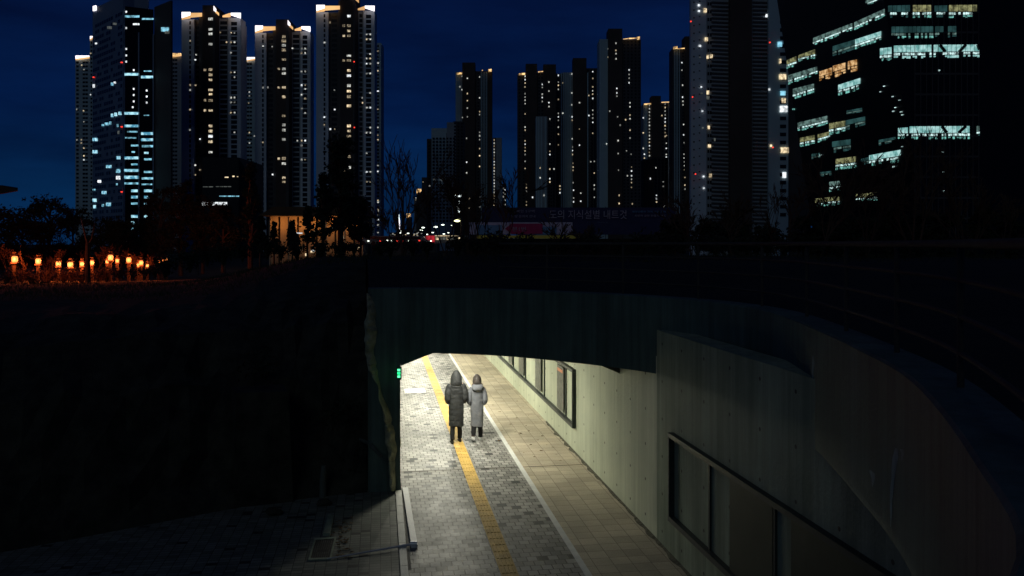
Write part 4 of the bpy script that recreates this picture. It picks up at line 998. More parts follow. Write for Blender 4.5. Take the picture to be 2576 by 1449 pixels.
SL=[(1050,1330,272,165,330,215,'o_top'),(1345,1562,160,62,215,118,'o_top'),(1190,1350,330,282,408,350,'o_tdim'),(1352,1537,282,222,352,288,'o_topb'),(862,930,430,402,492,470,'o_topy'),(945,1064,395,352,440,418,'o_topy'),(872,1080,538,475,606,530,'o_top'),(905,1056,635,598,712,660,'o_top'),
 (1095,1185,512,482,585,555,'o_topo'),(1192,1281,470,447,558,527,'o_topo'),(1300,1364,437,425,520,505,'o_topo'),(1230,1388,607,557,683,640,'o_topb'),(940,1152,877,827,940,888,'o_top'),(1166,1280,882,862,965,943,'o_topy'),(1283,1422,860,832,932,892,'o_tdim'),(957,1060,985,965,1050,1030,'o_topy'),(1084,1170,960,940,1020,990,'o_topy'),(1186,1318,1012,995,1095,1075,'o_tdim'),(1212,1356,1137,1117,1215,1198,'o_topy'),(1452,1675,1110,1070,1187,1158,'o_topb'),(1395,1450,1135,1122,1180,1170,'o_tdim'),(1166,1245,1300,1292,1372,1362,'o_top'),(1065,1240,1420,1402,1478,1464,'o_topy'),(1357,1516,1388,1372,1442,1432,'o_topy'),(1425,1508,5,-28,42,15,'o_top'),(1040,1100,1100,1092,1140,1130,'o_tdim'),(1100,1180,1230,1222,1262,1252,'o_tdim'),(1290,1400,790,770,820,800,'o_tdim'),(1520,1640,1000,978,1040,1015,'o_tdim')]
for (x0,x1,a0,a1,c0,c1,m) in SL:
    lo={'o_topo':'o_topo','o_tdim':'o_tdim'}.get(m,'o_low'); bd_={'o_tdim':'o_top','o_topo':'o_topo'}.get(m,'o_bead')
    strip(NL,x0,x1,a0,a1,c0,c1,m,bd_,lo,skip=0)
SR=[(1580,1740,42,38,128,126,'o_tdim','o_bead','o_tdim',.0),(1758,1890,38,38,128,126,'o_topy','o_bead','o_low',.0),(1912,2005,42,40,124,124,'o_tdim','o_bead','o_tdim',.0),(2016,2218,38,36,128,126,'o_topy','o_bead','o_low',.0),
 (1605,1905,192,190,275,272,'o_tdim','o_top','o_low',.0),(1917,2070,190,188,270,268,'o_tdim','o_top','o_tdim',.05),
 (1522,1608,348,338,438,432,'o_topb','o_bead','o_low',.0),(1622,1892,328,322,420,416,'o_topb','o_bead','o_topb',.0),(1906,2234,322,320,416,410,'o_topb','o_bead','o_topb',.0),
 (1652,1724,916,912,992,990,'o_topb','o_bead','o_low',.0),(1734,2165,905,902,996,994,'o_topb','o_bead','o_low',.06),(2172,2236,902,902,985,970,'o_top','o_bead','o_tdim',.2)]
for (x0,x1,a0,a1,c0,c1,m,bm,lm,sk) in SR: strip(NR,x0,x1,a0,a1,c0,c1,m,bm,lm,n=max(3,int((x1-x0)/30)),split=.55,skip=sk)
# diagonal braces behind the bright floors
b=MB()
for (xa,ya,xb,yb) in ((1945,325,1985,372),(2130,325,2085,372),(2215,322,2228,360),(2130,905,2080,950),(1960,905,1995,950)):
    p=NR.hit(*z3(xa,ya))-AX*.4; q=NR.hit(*z3(xb,yb))-AX*.4; b.tube([p,q],.28,6)
b.build('brace',M['black'],t)
for (x,y,s_) in ((1945,505,3),(1972,1088,2.4),(1975,1228,2.4),(1980,1365,2),(1560,615,1.8),(1620,690,2),(1625,795,2.6),(1682,800,2.8),(1535,655,2.2),(1670,715,1.6),(1688,1048,2),(1105,1108,3),(1626,1192,3.5),(912,780,3.5),(1640,768,1.6),(1690,820,2)):
    F_=NL if x<1700 else NR
    b=MB(); u,v=z3(x,y); F_.quad(b,u-s_/2,u+s_/2,v-s_/2,v-s_/2,v+s_/2,v+s_/2,.3); b.build('window',M['o_bead' if x!=912 else 'o_low'],t)
# faint floor edges on the dark glass
b=MB()
for i in range(20):
    y=-20+i*51*1.02; 
    p=NR.hit(2300,y); q=NR.hit(2461,y); b.obox(p-AX*.06,q-p,AX*.05,UP*.35)
b.build('floor_edges',M['tw_dark'],t)
b=MB()
for i in range(12):
    u=2300+i*14.6; p=NR.hit(u,-40); q=NR.hit(u,600); b.obox(Vector((p.x,p.y,q.z))-AX*.1,RT*.16,AX*.08,UP*(p.z-q.z))
o=b.build('glass_fins',M['tw_dark'],t); o['kind']='stuff'
# ---- dark midrise F
t=tower('dark_office_block',575,300,'low dark block with thin rows of lit windows, before the white towers',None,'office building')
bay(t,'wall',M['black'],509,300,600,300,396,30)
bay(t,'wall',M['black'],600.3,300.3,648,306,398,25,vtR=470)
FF=fplane(509,300,600,300)
for (x0,x1,y,h,m) in ((2030,2290,440,32,'e_cool'),(2170,2330,268,8,'e_dim'),(2040,2150,270,8,'e_dim'),(2205,2410,364,10,'e_teal'),(2258,2305,174,10,'e_warm'),(2338,2362,164,14,'e_warm'),(2385,2400,168,8,'e_warm')):
    n_=max(1,int((x1-x0)/40))
    for i in range(n_): litz(FF,z4,lerp(x0,x1,(i+.1)/n_),lerp(x0,x1,(i+.9)/n_),y-h/2,y+h/2,m,t)
# ---- orange lit hall G
t=tower('lit_hall',755,180,'wide hall with brown roof and warm lit front behind the pine trees',None,'hall')
M['ochre']=mat_noise('ochre_wall',(.45,.30,.16),(.62,.42,.24),.5,.8)
M['eave']=mat_noise('brown_eave',(.07,.035,.015),(.11,.055,.022),.4,.8)
zr=W(700,543,180).z
a=W(668,V0,180); c=W(905,V0,180); d=(c-a)
b=MB(); b.obox(Vector((a.x,a.y,0))+AX*4,d,AX*12,UP*(zr)); b.build('front_wall',M['ochre'],t)
zt=W(700,520,180).z
aa=Vector((a.x,a.y,zr))-RT*1.5-AX*.5; b=MB(); dd=d+RT*3
b.add([aa,aa+dd,aa+dd+AX*17,aa+AX*17,aa+RT*3+AX*1.0+UP*(zt-zr),aa+dd-RT*3+AX*1+UP*(zt-zr),aa+dd-RT*3+AX*14+UP*(zt-zr+.5),aa+RT*3+AX*14+UP*(zt-zr+.5)],[(3,2,1,0),(4,5,6,7),(0,1,5,4),(1,2,6,5),(2,3,7,6),(3,0,4,7)]); b.build('roof',M['eave'],t)
for i in range(10):
    p=Vector((a.x,a.y,0))+d*((i+.3)/10)+AX*1.2
    b=MB(); b.tube([p,p+UP*zr*.985],.22,8); b.build('column',M['eave'] if i%2 else M['ochre'],t)
for i in range(5):
    ld=bpy.data.lights.new('hall_lamp','POINT'); ld.energy=115; ld.color=(1,.46,.15); ld.shadow_soft_size=.2
    p=Vector((a.x,a.y,0))+d*((i+.5)/5)+AX*1.8+UP*(zr-1.6); link_light('hall_lamp',ld,p,t)
for i in range(14):
    p=Vector((a.x,a.y,0))+d*(.22+random.random()*.75)+AX*3.9+UP*random.uniform(.5,zr*.75)
    b=MB(); b.obox(p,RT*random.uniform(.3,.9),AX*-.06,UP*random.uniform(.25,.6)); b.build('window',M[random.choice(['e_cool','e_warm','e_warm'])],t)
for k,(u,v,wd,h,m) in enumerate(((845,565,7,9,'e_sign_flood'),(738,588,22,3,'e_cool'),(832,576,8,8,'e_sign_flood'))):
    P=W(u,v,178); b=MB(); b.obox(P,RT*(wd*178/F),AX*.3,UP*(h*178/F)); o=b.build('lit_sign_panel',M[m],t)
# ---- roof sign with vertical letters
t=empty('vertical_sign',W(1153,V0,330)*1,'white glowing vertical letter sign on a dark slab above the street lamps','sign'); t.location.z=0
P=W(1143,540,330); k_=330/F
b=MB(); b.obox(Vector((P.x,P.y,0)),RT*(24*k_),AX*3,UP*(W(1143,484,330).z)); b.build('slab',M['black'],t)
zs=lambda x,y:(1127+x*.0509,476.3+y*.0509)   # fine zoom of the sign to grid px
def seg(pts,wd,parent,mat='e_sign_flood',Z=329.6,name='letter_stroke'):
    b=MB(); pp=[W(*zs(*p),Z) for p in pts]; b.tube(pp,wd*.0509*Z/F/2,8); b.build(name,M[mat],parent)
def circ(cx,cy,r,n=10): return [(cx+r*math.cos(2*PI*i/n),cy+r*math.sin(2*PI*i/n)) for i in range(n+1)]
seg(circ(385,322,48),38,t); seg([(430,350),(560,350)],70,t); seg(circ(640,320,48),52,t); seg([(690,320),(712,322)],30,t)
seg([(450,590),(455,640),(490,665)],48,t); seg([(545,560),(585,600),(575,690),(520,715),(500,690)],46,t)
seg([(590,800),(490,840),(450,900),(470,930),(500,930)],46,t); seg([(545,925),(590,925)],36,t)
seg([(530,1000),(580,1050),(560,1110),(480,1130),(450,1100),(530,1000)],46,t)
# ---- street lamps in the city gap
def street_lamp(u,v,Z,wpx,label,mat='e_lamp',arm=1):
    P=W(u,v,Z); k=Z/F; t=empty('street_lamp',(P.x,P.y,-.1),label,'street lamp','street lamps in the gap')
    h=P.z
    b=MB(); q=Vector((P.x,P.y,0))+RT*(arm*wpx*.9*k); b.tube([q,q+UP*(h*.97)],[.16,.09],8); b.build('pole',M['rail'],t)
    b=MB(); b.tube([q+UP*(h*.97),q+UP*(h+.15)-RT*(arm*wpx*.25*k),P+UP*.12],[.08,.07,.06],6); b.build('arm',M['rail'],t)
    b=MB(); n=10; rg=[]
    for i in range(9):
        s=i/8; r=math.sin(PI*min(.97,max(.06,s)))**.6
        rg.append([P+RT*(-wpx*.5*k+wpx*k*s)+AX*(math.cos(2*PI*j/n)*wpx*.25*k*r)+UP*(math.sin(2*PI*j/n)*wpx*.2*k*r) for j in range(n)])
    b.loft(rg); b.build('lamp_head',M[mat],t,True)
    return t
sl=[(1150,555.5,38,15,'e_lampy','big yellow-green glowing street lamp, brightest in the gap'),(1096,571,230,10,'e_lamp','white street lamp with wide head, second from the right of the big ones'),(1114,565.5,260,8,'e_lamp','street lamp on a dark pole between two bare trunks'),
 (1064.5,572.5,260,8,'e_lamp','street lamp just left of the gridded block base'),(1026.7,587,300,6,'e_lamp','small street lamp right of the needle tower, low'),(1005,585.5,320,8,'e_lamp','street lamp directly under the needle tower'),(1011,581.5,360,6,'e_lamp','small lamp touching the needle tower base on its right'),
 (1010.5,594.5,300,5,'e_lamp','tiny lamp below the needle tower'),(1088.6,585,280,6,'e_lamp','small lamp above the red bus front, right side'),(1116.6,588.5,280,6,'e_lamp','small lamp above the middle of the bus'),(1128,585.5,300,5,'e_lamp','small lamp above the rear of the bus'),(1074,589.7,290,6,'e_lamp','small lamp just over the left end of the bus'),(1058,578.6,330,3.5,'e_lamp','pinprick lamp left of the gridded block, left of its pair'),(1062.5,579.5,340,3.5,'e_lamp','pinprick lamp left of the gridded block, right of its pair'),(1136,567,300,3,'e_lamp','pinprick lamp below the vertical sign')]
for u,v,Z,wd,m,l in sl: street_lamp(u,v,Z,wd,l,m)
for (u,v,l) in ((102,609,'bright violet-white park light over the second orange lantern'),(41,617.5,'small white park light above the leftmost orange lantern'),(316.5,587,'white park light under the dark office tower'),(266,634,'tiny white light left above the bright orange lantern'),(494.5,585.5,'bluish white light among the dark trees under the towers'),(319,608,'pinprick white light below the office tower'),(562,671,'low white light patch in the bushes'),(563,655,'small white light above the low patch')):
    street_lamp(u,v,130,4 if u not in(102,) else 7,l,'e_white')
# ---- red bus
t=empty('bus',W(1120,V0,170)*1,'long lit bus with a red front end behind the hedge','bus'); t.location.z=0
k=170/F; P=W(1070,610,170); zf=P.z; hb=18*k
def bx(u0,u1,v0,v1,Z,mat,name,dp=2.4):
    p=W(u0,v1,Z); b=MB(); b.obox(p,RT*((u1-u0)*Z/F),AX*dp,UP*((v1-v0)*Z/F)); return b.build(name,M[mat],t)
M['busred']=mat_emit('red_lit_bus_front',(.45,.02,.03),1.0,.6,.8)
M['busside']=mat_noise('bus_side',(.2,.2,.18),(.3,.3,.28),1,.5)
bx(1070,1180,591.5,612,170,'busside','body'); bx(1071,1083,593,609,169.8,'busred','front_panel',.1); bx(1085,1093,593,609,169.8,'busred','front_panel',.1)
for i in range(9): bx(1096+i*9,1103+i*9,597+.2*(i%2),603,169.8,'e_dim' if i%3 else 'e_warm','window',.1)
bx(1094,1150,592.2,594.2,169.8,'e_warm','destination_light',.1)
for u in (1088,1165):
    b=MB(); p=W(u,613,169.9); p.z=.45; b.tube([p-AX*.1,p+AX*.25],[.45,.45],16); b.build('wheel',M['black'],t)


# parked cars glinting in the lot
def car(u,v,Z,label,flip=1):
    P=W(u,v,Z); z0=P.z
    t=empty('parked_car',(P.x,P.y,z0),label,'car','cars in the far car park')
    prof=[(-2.1,.35),(-2.1,.75),(-1.5,.85),(-.9,1.38),(.7,1.42),(1.3,.92),(2.1,.8),(2.15,.35)]
    b=MB(); A=[Vector((P.x,P.y,z0))+RT*(x*flip)+UP*z for x,z in prof]; B2=[p+AX*1.7 for p in A]; n=len(A)
    b.add(A+B2,[tuple(range(n)),tuple(reversed(range(n,2*n)))]+[(i,i+n,(i+1)%n+n,(i+1)%n) for i in range(n)]); b.build('body',M['busside'],t)
    for x in (-1.3,1.3):
        b=MB(); p=Vector((P.x,P.y,z0+.33))+RT*x-AX*.03; b.tube([p,p+AX*.2],[.33,.33],14); b.build('wheel',M['black'],t)
    b=MB(); p=Vector((P.x,P.y,z0+.92))+RT*(-.75)-AX*.02; b.obox(p,RT*1.5,AX*.04,UP*.35); b.build('window',M['glass'],t)
    for dx in (-2.12,2.0):
        b=MB(); p=Vector((P.x,P.y,z0+.6))+RT*dx*flip-AX*.06; b.obox(p,RT*.22,AX*.1,UP*.14); b.build('headlight' if dx<0 else 'tail_light',M['e_lamp' if dx<0 else 'e_red'],t)
P_=[(935,617,'leftmost car in the far car park beyond the hedge'),(962,618,'second car from the left in the far car park'),(990,618,'middle car in the far car park, under the needle tower'),(1018,617,'second car from the right in the far car park'),(1045,618,'rightmost car in the far car park, near the bus')]
for i,(u,v,l) in enumerate(P_): car(u,v,120,l,1 if i%2 else -1)
t=empty('lit_shopfront',W(985,V0,190)*1,'row of low white lit shopfront windows behind the parked cars','shopfront'); t.location.z=0
P=W(935,613,190); k=190/F
b=MB(); b.obox(Vector((P.x,P.y,-.1)),RT*(110*k),AX*4,UP*(W(935,604,190).z+.1)); b.build('wall',M['tw_dark'],t)
for i in range(20):
    u=938+i*5.2
    if random.random()<.25: continue
    p=W(u,611.5-random.choice([0,0,3]),189.8); b=MB(); b.obox(p,RT*(random.uniform(1.5,4)*k),AX*.1,UP*(random.uniform(1.2,3)*k)); b.build('window',M[random.choice(['e_cool','e_lamp','e_warm','e_teal'])],t)
# ---- long banner on the site fence
t=empty('site_banner',W(1460,V0,130)*1,'long dark blue banner with dim pale writing on the fence beyond the ridge','banner'); t.location.z=0
Zb=130; kb=Zb/F
M['navy']=mat_noise('banner_navy',(.02,.028,.085),(.035,.042,.11),.6,.7)
M['bwhite']=mat_noise('banner_pale',(.42,.42,.55),(.6,.6,.72),1.2,.7)
M['bmag']=mat_noise('banner_magenta',(.38,.03,.11),(.45,.04,.15),1.2,.7)
M['bblue']=mat_noise('banner_blue',(.12,.28,.45),(.16,.35,.55),1.2,.7)
M['blet']=mat_noise('banner_letters',(.32,.32,.40),(.45,.45,.52),2,.7)
M['byel']=mat_noise('fence_yellow_strip',(.7,.65,.08),(.85,.75,.12),2,.7)
def bp(u0,u1,v0,v1,mat,name,off=0,th=.05):
    p=W(u0,v1,Zb-off); b=MB(); b.obox(p,RT*((u1-u0)*kb),AX*th,UP*((v1-v0)*kb)); return b.build(name,M[mat],t)
bp(1212,1700,522,559,'navy','upper_panel'); bp(1180,1440,559.3,590,'bwhite','lower_panel',.0); bp(1440.5,1690,559.3,590,'navy','lower_panel',0)
bp(1170,1702,600.5,640,'soil','fence_base',-.05); bp(1200,1262,566,590,'bblue','blue_print',.1); bp(1345,1400,570,590,'bblue','blue_print',.12)
p0=[W(u,v,Zb-.2) for u,v in ((1270,575),(1287,562.5),(1365,562.5),(1365,588),(1287,588))]; b=MB(); b.add(p0+[p+AX*.05 for p in p0],[tuple(range(5)),tuple(reversed(range(5,10)))]+[(i,i+5,(i+1)%5+5,(i+1)%5) for i in range(5)]); b.build('arrow_print',M['bmag'],t)
bp(1200,1460,592,600,'byel','yellow_strip',.1)
def text(s_,u,v,size_px,mat,off=.3,w_=None):
    cu=bpy.data.curves.new('lettering','FONT'); cu.body=s_; cu.size=size_px*kb*1.05; cu.extrude=.02; cu.materials.append(M[mat])
    o=bpy.data.objects.new('tmp',cu); COL.objects.link(o); bpy.context.view_layer.update()
    me=bpy.data.meshes.new_from_object(o.evaluated_get(bpy.context.evaluated_depsgraph_get())); bpy.data.objects.remove(o)
    if not me.materials: me.materials.append(M[mat])
    o=bpy.data.objects.new('lettering',me); COL.objects.link(o)
    p=W(u,v,Zb-off); sx=1
    if w_:
        xs=[q.co.x for q in me.vertices]
        if xs: sx=(w_*kb)/(max(xs)-min(xs))
    o.parent=t; o.matrix_parent_inverse=Matrix.Translation(-Vector(t.location)); o.location=p; o.rotation_euler=(PI/2,0,-TH); o.scale=(sx,1,1)
text('도의 지식설별 내트것',1381,549,24,'blet',w_=194); text('행복한 2구역',1289,534,7,'blet',w_=55); text('분양 문의처 안내',1286,547,7,'blet',w_=60)
text('분1번',1288,581,12,'blet',w_=34)
text('행정안전부 지역 주민 함께',1590,535,6,'bblue',w_=84); text('시민의 공원 만들기 사업',1596,545,6,'blet',w_=78)
for u in range(1215,1700,44): bp(u,u+1.2,520,613,'dsteel','fence_post',-.1,.12)

# ------------------------------------------------------------------ park: lanterns
lan=[(37,652,17),(96,657,15),(147,664,14),(177,666,15),(206,664,11),(231,661,12),(270,658,9),(278,648,15),(295,656,10),(324,654,14),(348,667,9),(355,661,12),(371,669,9),(399,659,8),(411,655,5),(418,653,6)]
names=['leftmost orange lantern post in the park','second orange lantern post from the left','third orange lantern post from the left','fourth orange lantern post from the left, with a wide double glow','small orange lantern just left of the dark trunk','orange lantern just right of the dark trunk','small lantern tucked below left of the raised bright one','raised bright orange lantern, highest of the row','small orange lantern right of the raised one','large lone orange lantern below the office tower','small yellowish lantern low in the bare bush, left','orange lantern in front of the bare orange lit bush','small yellowish lantern low right of the bare bush','yellow lantern near the right end of the row','faint tiny red lantern at the right end','last tiny orange lantern at the right end of the row']
M['lanpost']=mat_noise('lantern_post',(.03,.02,.015),(.06,.04,.03),6,.8)
for (u,v,sz),nm in zip(lan,names):
    Z=min(66,.47*F/sz); P=W(u,v,Z); hs=sz*Z/F/2*.9
    gz=P.z-1.62
    t=empty('lantern',(P.x,P.y,gz),nm,'lantern','orange lanterns in the park')
    b=MB(); b.box(P.x-.10,P.x+.10,P.y-.10,P.y+.10,gz-1.5,P.z-hs-.08); b.build('post',M['lanpost'],t)
    b=MB(); b.box(P.x-hs*.95,P.x+hs*.95,P.y-hs*.95,P.y+hs*.95,P.z-hs-.10,P.z-hs); b.box(P.x-hs*.6,P.x+hs*.6,P.y-hs*.6,P.y+hs*.6,P.z-hs-.16,P.z-hs-.101); b.build('base_plate',M['lanpost'],t)
    b=MB(); rg=[]
    for q_ in range(9):
        s_=-1+2*q_/8; rr=(1-abs(s_)**5*.35)*hs*.86
        rg.append([(P.x+rr*max(-.88,min(.88,1.15*math.cos(2*PI*j/16))),P.y+rr*max(-.88,min(.88,1.15*math.sin(2*PI*j/16))),P.z+s_*hs) for j in range(16)])
    b.loft(rg); b.build('glowing_box',M['e_lantern'],t,True)
    b=MB(); r=hs*1.15; zt=P.z+hs
    b.add([(P.x-r,P.y-r,zt),(P.x+r,P.y-r,zt),(P.x+r,P.y+r,zt),(P.x-r,P.y+r,zt),(P.x-r*.5,P.y-r*.5,zt+.14),(P.x+r*.5,P.y-r*.5,zt+.14),(P.x+r*.5,P.y+r*.5,zt+.14),(P.x-r*.5,P.y+r*.5,zt+.14)],[(3,2,1,0),(4,5,6,7),(0,1,5,4),(1,2,6,5),(2,3,7,6),(3,0,4,7)])
    b.box(P.x-r*.45,P.x+r*.45,P.y-r*.45,P.y+r*.45,zt+.20,zt+.27); b.box(P.x-.03,P.x+.03,P.y-.03,P.y+.03,zt+.14,zt+.2)
    b.build('cap',M['lanpost'],t)
    if sz>=9:
        for dy in (-1,1):
            ld=bpy.data.lights.new('lantern_light','POINT'); ld.energy=210*(sz/14)*(1 if u<260 else .4); ld.color=(1,.15,.025); ld.shadow_soft_size=.12
            link_light('lantern_light',ld,(P.x,P.y+dy*(hs+.2),P.z),t)
# ------------------------------------------------------------------ trees
def terrain(P,dflt=2.0): return dflt
def leafclump(b,c,R,n,s,rng,flat=1.0):
    for _ in range(n):
        d=Vector((rng.gauss(0,1),rng.gauss(0,1),rng.gauss(0,1)*flat)); d=d/max(.001,d.length)*R*(rng.random()**.45)
        p=c+d; a=Vector((rng.uniform(-1,1),rng.uniform(-1,1),rng.uniform(-1,1))).normalized()*s*rng.uniform(.6,1.4); e_=a.orthogonal().normalized()*s*rng.uniform(.3,.8)
        b.add([p-a,p+e_,p+a,p-e_],[(0,1,2,3)])
def leafy(u,vb,vt,Z,wpx,label,mat='leaf_d',seed=0,group='dark trees beyond the ridge',name='tree',dens=1.0,low=.25):
    rng=random.Random(seed); k=Z/F; base=W(u,vb,Z); top=W(u,vt,Z); h=top.z-base.z
    t=empty(name,tuple(base),label,'tree',group)
    b=MB(); tr=[base-UP*1.2]+[base+UP*(h*.9*i/5)+RT*rng.uniform(-.03,.03)*h for i in range(1,6)]; b.tube(tr,[h*.028*(1-i*.15) for i in range(6)],7)
    cl=[]; R=wpx*k/2
    for i in range(int((26 if mat!='leaf_p' else 60)*dens)+8):
        f=low+(1-low)*rng.random(); zz=base.z+h*f
        prof=math.sin(PI*min(1,max(.0,(f-low+.12)/(1.12-low+.12))))**.7
        if mat=='leaf_p': prof=min(1,(1.04-f)/(1-low))*.9+.12
        a=rng.uniform(0,2*PI); rr=R*prof*rng.uniform(.35,1)
        c=Vector((base.x,base.y,zz))+RT*(rr*math.cos(a))+AX*(rr*math.sin(a)); cl.append(c)
        st=base+UP*(h*max(.15,f-.18)); b.tube([st,(st+c)/2+UP*.02*h,c],[h*.010,h*.006,h*.003],4,caps=False)
    b.build('trunk',M['bark'],t)
    b=MB()
    for c in cl: leafclump(b,c,R*rng.uniform(.22,.42),int(90*dens),.08+R*.022,rng,.6 if mat!='leaf_p' else .45)
    for _ in range(int(70*dens)):
        c=rng.choice(cl)+Vector((rng.gauss(0,1),rng.gauss(0,1),rng.gauss(0,.8)))*R*.28; leafclump(b,c,R*rng.uniform(.06,.16),22,.07+R*.018,rng,.6)
    b.build('crown',M[mat],t)
    return t
def bare(u,vb,vt,Z,spread,label,seed=0,stems=1,group='bare winter trees',name='bare_tree',mat='twig',r0=.010,levels=5,lean=0,tw=.045):
    rng=random.Random(seed); base=W(u,vb,Z); top=W(u,vt,Z); h=top.z-base.z
    t=empty(name,tuple(base),label,'tree',group)
    bt=MB(); bb=MB()
    def grow(p,d,L,r,lv):
        pts=[p]; q=p; dd=d.copy(); n=4
        for i in range(n):
            dd=(dd+Vector((rng.uniform(-1,1),rng.uniform(-1,1)*.6,rng.uniform(-.3,.5)))*.10).normalized(); q=q+dd*(L/n); pts.append(q)
        (bt if lv==0 else bb).tube(pts,[lerp(r,r*.6,i/n) for i in range(n+1)],5 if lv<2 else 3,caps=False)
        if lv>=levels: return
        for kk in range(rng.choice([2,3,3])):
            i=rng.randint(2,n); ax=dd.orthogonal().normalized(); ax.rotate(Matrix.Rotation(rng.uniform(0,2*PI),3,dd))
            ang=rng.uniform(.25,.6)*spread; nd=dd*math.cos(ang)+ax*math.sin(ang); nd.z=max(nd.z,.12); nd.normalize()
            grow(pts[i],nd,L*rng.uniform(.55,.8),max(r*.58,tw*.3),lv+1)
    for s_ in range(stems):
        d=(UP+RT*(rng.uniform(-.35,.35)*(stems>1)+lean)+AX*rng.uniform(-.2,.2)*(stems>1)).normalized()
        grow(base-UP*.6,d,h*.42,h*r0,0)
    bt.build('trunk',M[mat],t); bb.build('branches',M[mat],t)
    return t
# left park trees (dark mass)
LT=[(-25,700,520,95,150,'broad dark tree at the far left edge behind the lanterns'),(60,695,530,100,130,'dark rounded tree above the first two lanterns'),(125,695,508,105,120,'tallest dark tree of the left park mass'),(185,690,530,110,110,'dark tree left of the foot of the pale leftmost tower'),(250,690,553,105,110,'dark tree below the left side of the office tower'),(305,690,560,100,90,'small dark tree in front of the office tower foot'),(360,685,560,110,90,'dark tree right of the office tower foot'),(405,680,478,90,95,'dark tall tree between office tower and dark block'),(455,665,455,85,90,'dark ragged tree in front of the small dark office block'),(510,660,500,85,90,'dark tree below the dark block'),(560,655,520,80,80,'low dark tree left of the lit hall')]
for i,(u,vb,vt,Z,wd,l) in enumerate(LT): leafy(u,vb,vt,Z,wd,l,seed=i+1,dens=1.2,low=.18)
LP=[(630,655,410,75,60,'tall thin dark pine left of the lit hall'),(655,640,545,60,40,'small dark pine in front of the lit hall, left'),(735,635,560,55,34,'short dark pine before the middle of the lit hall'),(775,630,520,60,36,'dark leaning pine right of the hall middle'),(858,630,335,62,110,'tallest dark pine, in front of the tallest white tower'),(815,632,440,60,60,'dark pine left of the tallest pine'),(905,628,500,66,70,'dark bushy pine right of the tallest pine'),(690,650,560,70,24,'thin dark pine at the hall left')]
for i,(u,vb,vt,Z,wd,l) in enumerate(LP): leafy(u,vb,vt,Z,wd,l,mat='leaf_p',seed=40+i,group='dark pines before the hall',name='pine_tree',dens=.75 if i!=4 else 1.0,low=.22)
# bare trees
BT=[(1015,625,330,45,.8,4,'bare multi-stemmed tree against the open blue sky'),(985,622,470,50,.8,2,'small bare tree at the foot of the tallest white tower'),(1120,620,440,48,.8,2,'bare tree in front of the gridded block'),(1180,620,400,40,.85,3,'bare tree with thick trunks right of the big street lamp'),(1205,620,460,42,.8,2,'slim bare tree beside the banner left end'),(1262,618,430,50,.9,2,'bare tree reaching over the banner left end'),(1400,618,520,44,.9,3,'low bare bushy tree before the banner middle'),(1480,618,530,40,.9,3,'low bare bushy tree right of the banner middle'),(1740,625,470,46,.9,3,'bare tree below the huge pale tower'),(1840,625,480,44,.9,3,'bare tree left of the glass office foot'),(1960,630,440,46,.9,2,'bare tree at the glass office left corner'),(2060,630,350,42,.9,3,'tall bare tree over the glass office left face'),(2180,630,370,44,.9,3,'bare tree before the lower floors of the glass office'),(2300,640,300,46,.9,3,'tall bare tree right of the slanted glass corner'),(2430,640,400,46,.9,3,'bare tree right of the glass office edge'),(2540,640,440,46,.9,3,'bare tree at the far right edge')]
for i,(u,vb,vt,Z,sp_,st,l) in enumerate(BT): bare(u,vb,vt,Z,sp_,l,seed=100+i,stems=st,levels=5 if i not in(0,4,6,7) else 4,tw=.07)
BP=[(18,700,590,62,1.0,'bare tree between the first lantern and left edge'),(70,700,600,66,1.0,'bare leaning tree between the first two lanterns'),(118,700,590,72,1.0,'thin bare tree with straight trunk after the second lantern'),(137,702,610,60,.9,'straight bare trunk left of the third lantern'),(190,700,600,75,1.0,'bare tree behind the fourth lantern'),(250,698,600,72,1.0,'bare tree left of the raised lantern'),(300,690,610,76,1.0,'bare tree behind the small lantern'),(340,685,615,72,1.1,'bare bush-like tree glowing orange behind the lanterns'),(368,685,620,70,1.1,'second bare bush-like tree glowing orange'),(400,680,625,80,1.1,'bare bush at the right end of the lantern row')]
for i,(u,vb,vt,Z,sp_,l) in enumerate(BP): bare(u,vb,vt,Z,sp_,l,seed=200+i,stems=3 if i in(7,8,9) else 1,group='bare trees lit by the lanterns',levels=5)
P=W(221,708,60); t=empty('dead_tree',tuple(P),'thick black tree trunk standing between the fifth and sixth lanterns','tree')
b=MB(); b.tube([P-UP*.5,P+UP*1.2,P+UP*2.75],[.2,.17,.15],9); b.build('trunk',M['bark'],t)
b=MB(); b.tube([P+UP*2.5,P+UP*3.1+RT*.3,P+UP*4.2+RT*.5],[.1,.08,.03],6); b.tube([P+UP*2.7,P+UP*3.4-RT*.2,P+UP*4.6-RT*.5],[.1,.08,.03],6); b.build('limb',M['bark'],t)
# park shrubs and lit ground patch
rng=random.Random(3)
def shrub(u,v,Z,r,label,mat='twig',group=None,n=260,flat=.6):
    P=W(u,v,Z); t=MB(); 
    for i in range(26):
        a=rng.uniform(0,2*PI); q=P+RT*(math.cos(a)*r*rng.random())+AX*(math.sin(a)*r*rng.random())+UP*rng.uniform(.4,1.0)*r*1.1
        t.tube([P-UP*.3,(P+q)/2+UP*.1*r,q],[.03,.018,.008],3,caps=False)
    leafclump(t,P+UP*r*.45,r*.95,n,.05+r*.03,rng,flat)
    o=t.build('shrub',M[mat]); tag(o,label,'shrub',group)
for i,(u,v,Z,r) in enumerate(((80,714,57,.8),(118,712,59,1.0),(160,708,62,.9),(180,704,64,.9),(205,706,62,.8),(250,704,64,.8),(268,702,62,.9),(20,716,56,.9),(335,694,60,.6),(365,692,60,.6),(300,698,60,.6),(50,708,62,1.0),(390,690,60,.6))):
    shrub(u,v,Z,r,'low leafless shrub glowing orange among the park lanterns',group='shrubs between the lanterns')
